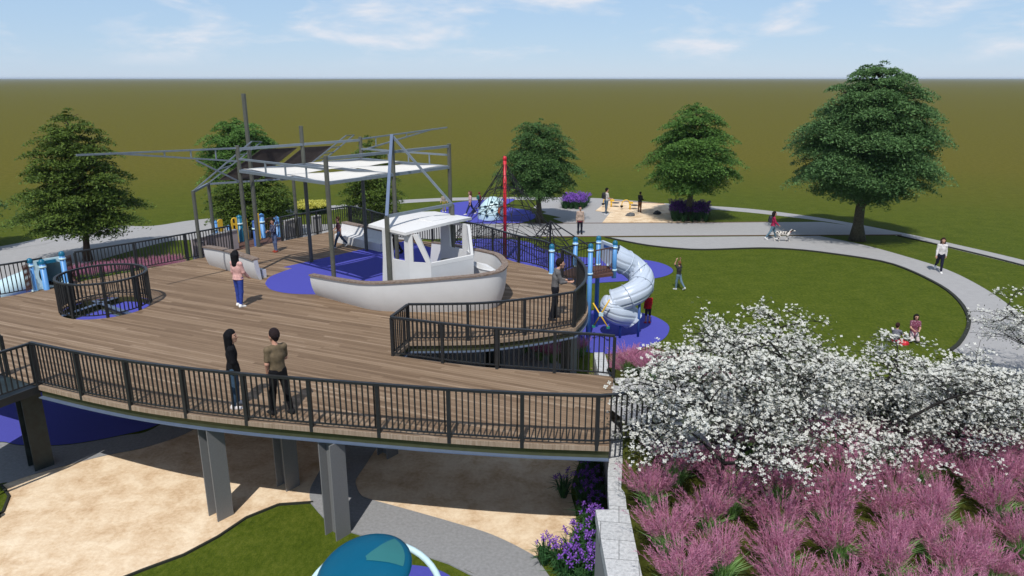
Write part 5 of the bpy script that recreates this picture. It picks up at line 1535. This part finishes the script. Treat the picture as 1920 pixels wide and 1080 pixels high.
person(gd(517,472),'child in navy patterned shirt and jeans standing by the play panels',1.32,heading(-.6,-.75),
   legs=((.05,.05,.04),(-.05,.05,.04)),arms=((.5,.1,1.3,.4),(.3,.1,1.2,.3)),top=(.012,.018,.06),topk='spot',bottom=(.09,.12,.22),shoes=(.28,.05,.03),hair=(.010,.009,.008),child=True,vox=.018,skin=(.40,.22,.15))
person(gd(637,464),'boy in maroon tee striding under the canopy past the white bench',1.30,heading(-.75,-.3),
   legs=((.42,.15,.02),(-.45,.25,.02)),arms=((-.3,.1,.3,0),(.4,.1,.4,0)),top=(.085,.035,.045),sleeve=.34,bottom=(.035,.06,.11),shoes=(.45,.45,.46),hair=(.06,.03,.018),child=True,vox=.018)
person(gd(742,478),'person in dark clothes walking behind the wheelhouse, legs seen through its window',1.72,heading(-.7,-.5),
   legs=((.30,.1,.03),(-.3,.2,.03)),top=(.35,.20,.16),bottom=(.014,.010,.010),shoes=(.02,.02,.02),vox=.022)
person(gd(772,452),'child in pale top by the railing seen through the wheelhouse windscreen',1.15,heading(.4,-.8),
   top=(.5,.32,.24),bottom=(.25,.14,.10),shoes=(.3,.1,.06),hair=(.2,.09,.04),child=True,vox=.024)
def gg(u,v): return gd(u,v,0)
person(gg(833,397),'child in light patterned top and yellow trousers just above the cabin roof',1.35,heading(.1,-1),
   arms=((.3,.35,.7,0),(.3,.35,.7,0)),top=(.30,.25,.20),bottom=(.32,.26,.04),hair=(.05,.035,.02),child=True,vox=.024)
person(gg(882,402),'woman in pale pink tee and jeans striding across the far blue pad',1.70,heading(-.8,-.2),
   legs=((.45,.05,.02),(-.45,.2,.02)),top=(.62,.40,.38),sleeve=.3,bottom=(.025,.035,.075),shoes=(.6,.58,.56),hair=(.10,.045,.03),long_=.6,vox=.024)
pr=person(gg(899,391),'child in dark red top with green backpack near the far edge of the blue pad',1.2,heading(.6,.7),
   legs=((.3,.1,.02),(-.3,.2,.02)),top=(.16,.015,.03),bottom=(.02,.015,.03),hair=(.15,.02,.03),child=True,vox=.024)
def pack(t,sc,mat,label):
    b=MB(); prof=[(-.14,.0),(.14,.0),(.15,.3),(.08,.42),(-.08,.42),(-.15,.3)]
    n=len(prof); vs=[(x*sc,0,z*sc) for x,z in prof]+[(x*sc*.86,-.15*sc,(z*.9+.02)*sc) for x,z in prof]
    fs=[tuple(range(n))[::-1],tuple(range(n,2*n))]+[(i,(i+1)%n,(i+1)%n+n,i+n) for i in range(n)]
    b.add(vs,fs); b.box((0,-.165*sc,.14*sc),(.2*sc,.03*sc,.16*sc))
    o=b.build('backpack',mat); o.location=t.location+Matrix.Rotation(t.rotation_euler.z,3,'Z')@Vector((0,-.125*sc,1.06*t['_h'])); o.rotation_euler=t.rotation_euler
    tag(o,label,'backpack'); return o
pr['_h']=.66; pack(pr,.75,simple('green_cloth',(.02,.14,.10),.8),'small green backpack on the back of the child in dark red')
person(gg(1087,439),'person in sand coloured sweater over a red shirt standing on the main path',1.72,heading(0,-1),
   legs=((0,0,.03),(0,0,.03)),arms=((0,.16,.12,0),(0,.16,.12,0)),top=(.40,.30,.245),topl=.04,hem=(.16,.035,.05),bottom=(.010,.012,.022),shoes=(.025,.02,.02),hair=(.008,.007,.008),vox=.02)
mb=person(gg(1136,402.5),'man in white tee and jeans with a dark backpack at the play sand corner',1.86,heading(.85,.3),
   legs=((.1,.02,.05),(-.08,.08,.05)),arms=((.2,.12,1.0,.2),(.2,.12,1.2,.3)),top=(.50,.48,.46),sleeve=.34,bottom=(.075,.11,.15),shoes=(.55,.55,.56),hair=(.008,.008,.008),vox=.02)
mb['_h']=1.08; pack(mb,1.1,simple('black_cloth',(.02,.021,.024),.8),'dark backpack worn by the man in the white tee at the play sand')
person(gg(1199,398.5),'child in black jacket and brown trousers standing in the play sand',1.5,heading(.7,.6),
   arms=((.2,.1,1.2,.3),(.2,.1,1.2,.3)),top=BLK,topl=.03,bottom=(.12,.05,.02),shoes=(.02,.015,.012),hair=(.006,.006,.006),child=True,vox=.022,skin=(.2,.1,.06))
dw=person(gg(1447,449),'woman in crimson jacket with backpack walking the spotted dog on the main path',1.70,heading(1,-.1),
   legs=((.35,.1,.02),(-.38,.25,.02)),arms=((.4,.08,.5,0),(.3,.08,.6,.1)),top=(.32,.02,.07),topl=.03,bottom=(.10,.17,.22),shoes=(.68,.68,.66),hair=(.012,.009,.008),vox=.02,long_=.25)
dw['_h']=.98; pack(dw,1.0,simple('navy_cloth',(.02,.022,.035),.8),'dark navy backpack on the woman in the crimson jacket')
person(gg(1759,510),'woman in white top and dark trousers walking on the curved path',1.72,heading(-.35,-.9),
   legs=((.22,.0,.0),(-.25,.75,.0)),arms=((-.15,.16,.2,0),(.15,.12,.3,0)),top=(.60,.57,.57),bottom=(.012,.013,.03),shoes=(.75,.74,.72),hair=(.035,.014,.012),long_=.7,vox=.017)
person(gg(1271,543),'boy in dark tee and jeans running with arms up beside the spiral slide',1.32,heading(-.4,.5),
   legs=((.15,.1,.02),(-.35,.35,.02)),arms=((2.5,.25,.9,.3),(2.5,.25,.9,.3)),top=(.035,.035,.038),sleeve=.35,bottom=(.12,.19,.26),shoes=(.55,.55,.56),hair=(.16,.07,.03),child=True,vox=.018)
person(gg(1214,606),'child in red jacket standing under the lower bend of the spiral slide',1.25,heading(-.2,.9),
   arms=((.1,.06,.2,0),(.1,.06,.2,0)),top=(.42,.012,.02),topl=.06,bottom=(.03,.02,.03),shorts=True,shoes=(.45,.03,.04),hair=(.02,.012,.010),child=True,vox=.018)
sb_=person(gg(1678,643),'boy in grey tee sitting on the lawn with his back to us',1.35,heading(.65,.6),
   legs=((1.45,.25,.15),(1.5,.5,.15)),arms=((.6,.1,.6,.1),(.8,.1,.5,.1)),top=(.16,.16,.20),sleeve=.35,bottom=(.40,.03,.05),shoes=(.4,.4,.42),hair=(.035,.014,.014),child=True,vox=.016,sit=.13)
sg=person(gg(1711,640),'girl in maroon patterned dress kneeling on the lawn and facing us',1.38,heading(-.2,-.9),
   legs=((.75,2.3,.1),(.75,2.3,.1)),arms=((.35,.12,1.0,.45),(.35,.12,1.0,.45)),top=(.16,.03,.07),topk='spot',sleeve=.3,topl=.12,bottom=(.5,.42,.42),shoes=(.3,.05,.06),hair=(.012,.008,.008),long_=.4,child=True,vox=.016,sit=.40)
bp_=AT(1697,626,sg.location.y-.32); blob('toy_bag','round red bag held between the two children on the lawn','bag',Vector((bp_.x,bp_.y,bp_.z-.05)),(.17,.14,.15),'red',7)

# ============================================================ spotted dog
def dog(loc,label,face):
    t=thing('spotted_dog',label,'dog',loc,None,face,absolute=False)
    P=[((0,.30,.50),(0,.02,.50),.125,.12,(1.25,1,1)),((0,.02,.50),(0,-.30,.53),.115,.105,(1.2,1,1)),((0,.34,.54),(0,.50,.68),.085,.062),
       ((0,.50,.70),(0,.56,.70),.068,.062),((0,.58,.685),(0,.70,.665),.042,.032),((-.055,.50,.73),(-.075,.49,.64),.022,.016),((.055,.50,.73),(.075,.49,.64),.022,.016),
       ((0,-.38,.56),(0,-.56,.48),.022,.016),((0,-.56,.48),(0,-.70,.56),.016,.010)]
    for s,a,hb in ((-1,.14,-.10),(1,-.10,.12)):
        x=.075*s
        P+=[((x,.30,.46),(x,.27+a*.4,.28),.06,.034),((x,.27+a*.4,.28),(x,.29+a,.06),.030,.022),((x,.29+a,.035),(x,.33+a,.03),.028,.024)]
        P+=[((x,-.30,.50),(x,-.20+hb*.5,.30),.085,.045),((x,-.20+hb*.5,.30),(x,-.36+hb,.20),.040,.027),((x,-.36+hb,.20),(x,-.30+hb,.045),.025,.021),((x,-.30+hb,.03),(x,-.26+hb,.028),.027,.023)]
    lo,hi=bounds(P,.03); V,Fq=surface_nets(lambda Q: union(Q,P,.03),lo,hi,.014)
    cen=V[Fq].mean(1); mi=np.zeros(len(Fq),int); mi[(np.abs(cen[:,0])>.055)&(cen[:,1]>.45)&(cen[:,2]>.62)]=1; mi[cen[:,1]>.715]=1
    mkobj('body',V,Fq,[mat_spot('spotted_coat',(.62,.58,.52),(.02,.018,.016),6.5,.36),M['black']],t,mi,True)
    b=MB(); b.tube([(0+.08*math.cos(a),.42+.05*math.sin(a)*.6,.60+.05*math.sin(a)) for a in [2*math.pi*k/16 for k in range(16)]],.012,6,closed=True); b.build('collar',M['red'],t,True)
    return t
dg=dog(gg(1466,453),'white dog with black spots walking on the main path beside the woman in crimson',heading(1,-.12))
hnd=wpt(dw,dw['_hand']); ck=wpt(dg,(0,.40,.66)); b=MB(); b.tube(spline([hnd,hnd.lerp(ck,.5)+Vector((0,0,-.08)),ck],5),.008,5); o=b.build('dog_leash',M['black']); tag(o,'thin dark leash from the hand of the woman in crimson to the dog collar','leash')
# ============================================================ camera, sun, sky
cam=bpy.data.cameras.new('camera'); co=bpy.data.objects.new('camera',cam); COL.objects.link(co)
co.location=(0,0,H); co.rotation_euler=(math.pi/2-PITCH,0,0)
cam.sensor_width=36; cam.lens=F/1920*36; cam.clip_end=30000; cam.clip_start=.1
SC.camera=co
KX,KY=.12,.66
sd=Vector((KX,KY,-1)).normalized()
sun=bpy.data.lights.new('sun','SUN'); so=bpy.data.objects.new('sun',sun); COL.objects.link(so)
sun.energy=4.05; sun.angle=R(.5); sun.color=(1,.955,.90)
so.rotation_euler=sd.to_track_quat('-Z','Y').to_euler(); so.location=(0,0,40)
W=bpy.data.worlds.new('World'); SC.world=W; W.use_nodes=True
nt=W.node_tree; L=nt.links.new; bg=nt.nodes['Background']
sky=N(nt,'ShaderNodeTexSky'); sky.sky_type='NISHITA'; sky.sun_disc=False
sky.sun_elevation=math.asin(-sd.z); sky.sun_rotation=math.atan2(-sd.x,-sd.y)
sky.altitude=0; sky.air_density=1.0; sky.dust_density=.0; sky.ozone_density=2.5
tc=N(nt,'ShaderNodeTexCoord'); sx=N(nt,'ShaderNodeSeparateXYZ'); L(tc.outputs['Generated'],sx.inputs[0])
# cloud deck: the view direction carried up to a flat layer
mz=N(nt,'ShaderNodeMath',operation='MAXIMUM'); mz.inputs[1].default_value=.0; L(sx.outputs['Z'],mz.inputs[0])
az_=N(nt,'ShaderNodeMath',operation='ADD'); az_.inputs[1].default_value=.10; L(mz.outputs[0],az_.inputs[0])
dx=N(nt,'ShaderNodeMath',operation='DIVIDE'); L(sx.outputs['X'],dx.inputs[0]); L(az_.outputs[0],dx.inputs[1])
dy=N(nt,'ShaderNodeMath',operation='DIVIDE'); L(sx.outputs['Y'],dy.inputs[0]); L(az_.outputs[0],dy.inputs[1])
cb=N(nt,'ShaderNodeCombineXYZ'); L(dx.outputs[0],cb.inputs[0]); L(dy.outputs[0],cb.inputs[1])
cv=N(nt,'ShaderNodeMapping'); cv.inputs['Scale'].default_value=(1,1,3.4); cv.inputs['Location'].default_value=(.37,.1,.2); L(tc.outputs['Generated'],cv.inputs['Vector'])
n1=noise(nt,cv.outputs[0],7.0,9,.58,.25)
cr=ramp(nt,[(.46,(0,0,0)),(.54,(.30,.30,.30)),(.64,(.95,.95,.95))]); L(n1.outputs['Fac'],cr.inputs['Fac'])
fade=N(nt,'ShaderNodeMapRange'); fade.inputs['From Min'].default_value=.012; fade.inputs['From Max'].default_value=.035; L(sx.outputs['Z'],fade.inputs['Value'])
mf=N(nt,'ShaderNodeMath',operation='MULTIPLY'); L(cr.outputs[0],mf.inputs[0]); L(fade.outputs[0],mf.inputs[1])
mx=N(nt,'ShaderNodeMix',data_type='RGBA'); L(mf.outputs[0],mx.inputs[0]); tn=N(nt,'ShaderNodeMix',data_type='RGBA'); tn.inputs[0].default_value=.72; L(sky.outputs[0],tn.inputs[6]); 
hi=N(nt,'ShaderNodeMapRange'); hi.inputs['From Min'].default_value=.15; hi.inputs['From Max'].default_value=.6; L(sx.outputs['Z'],hi.inputs['Value'])
hc_=N(nt,'ShaderNodeMix',data_type='RGBA'); L(hi.outputs[0],hc_.inputs[0]); hc_.inputs[6].default_value=(4.15,6.0,8.7,1); hc_.inputs[7].default_value=(1.5,2.5,4.4,1); L(hc_.outputs[2],tn.inputs[7]); L(tn.outputs[2],mx.inputs[6]); mx.inputs[7].default_value=(7.6,8.0,8.8,1)
L(mx.outputs[2],bg.inputs['Color']); bg.inputs['Strength'].default_value=.10
SC.view_settings.view_transform='Standard'; SC.view_settings.look='None'; SC.view_settings.exposure=0; SC.view_settings.gamma=1
SC.view_settings.use_curve_mapping=False
SC.cycles.max_bounces=6; SC.cycles.transparent_max_bounces=6

# thin air that greys the far field towards the horizon
hb=MB(); hb.box((0,3600,5.4),(17000,9000,14.0)); hz=hb.build('haze',None or bpy.data.materials.new('haze_air')); hz['kind']='stuff'
hm=hz.data.materials[0]; hm.use_nodes=True; hn=hm.node_tree; hn.nodes.remove(hn.nodes['Principled BSDF'])
pv=hn.nodes.new('ShaderNodeVolumePrincipled'); pv.inputs['Color'].default_value=(.72,.84,1,1); pv.inputs['Density'].default_value=.00011; pv.inputs['Anisotropy'].default_value=0
hn.links.new(pv.outputs[0],hn.nodes['Material Output'].inputs['Volume'])
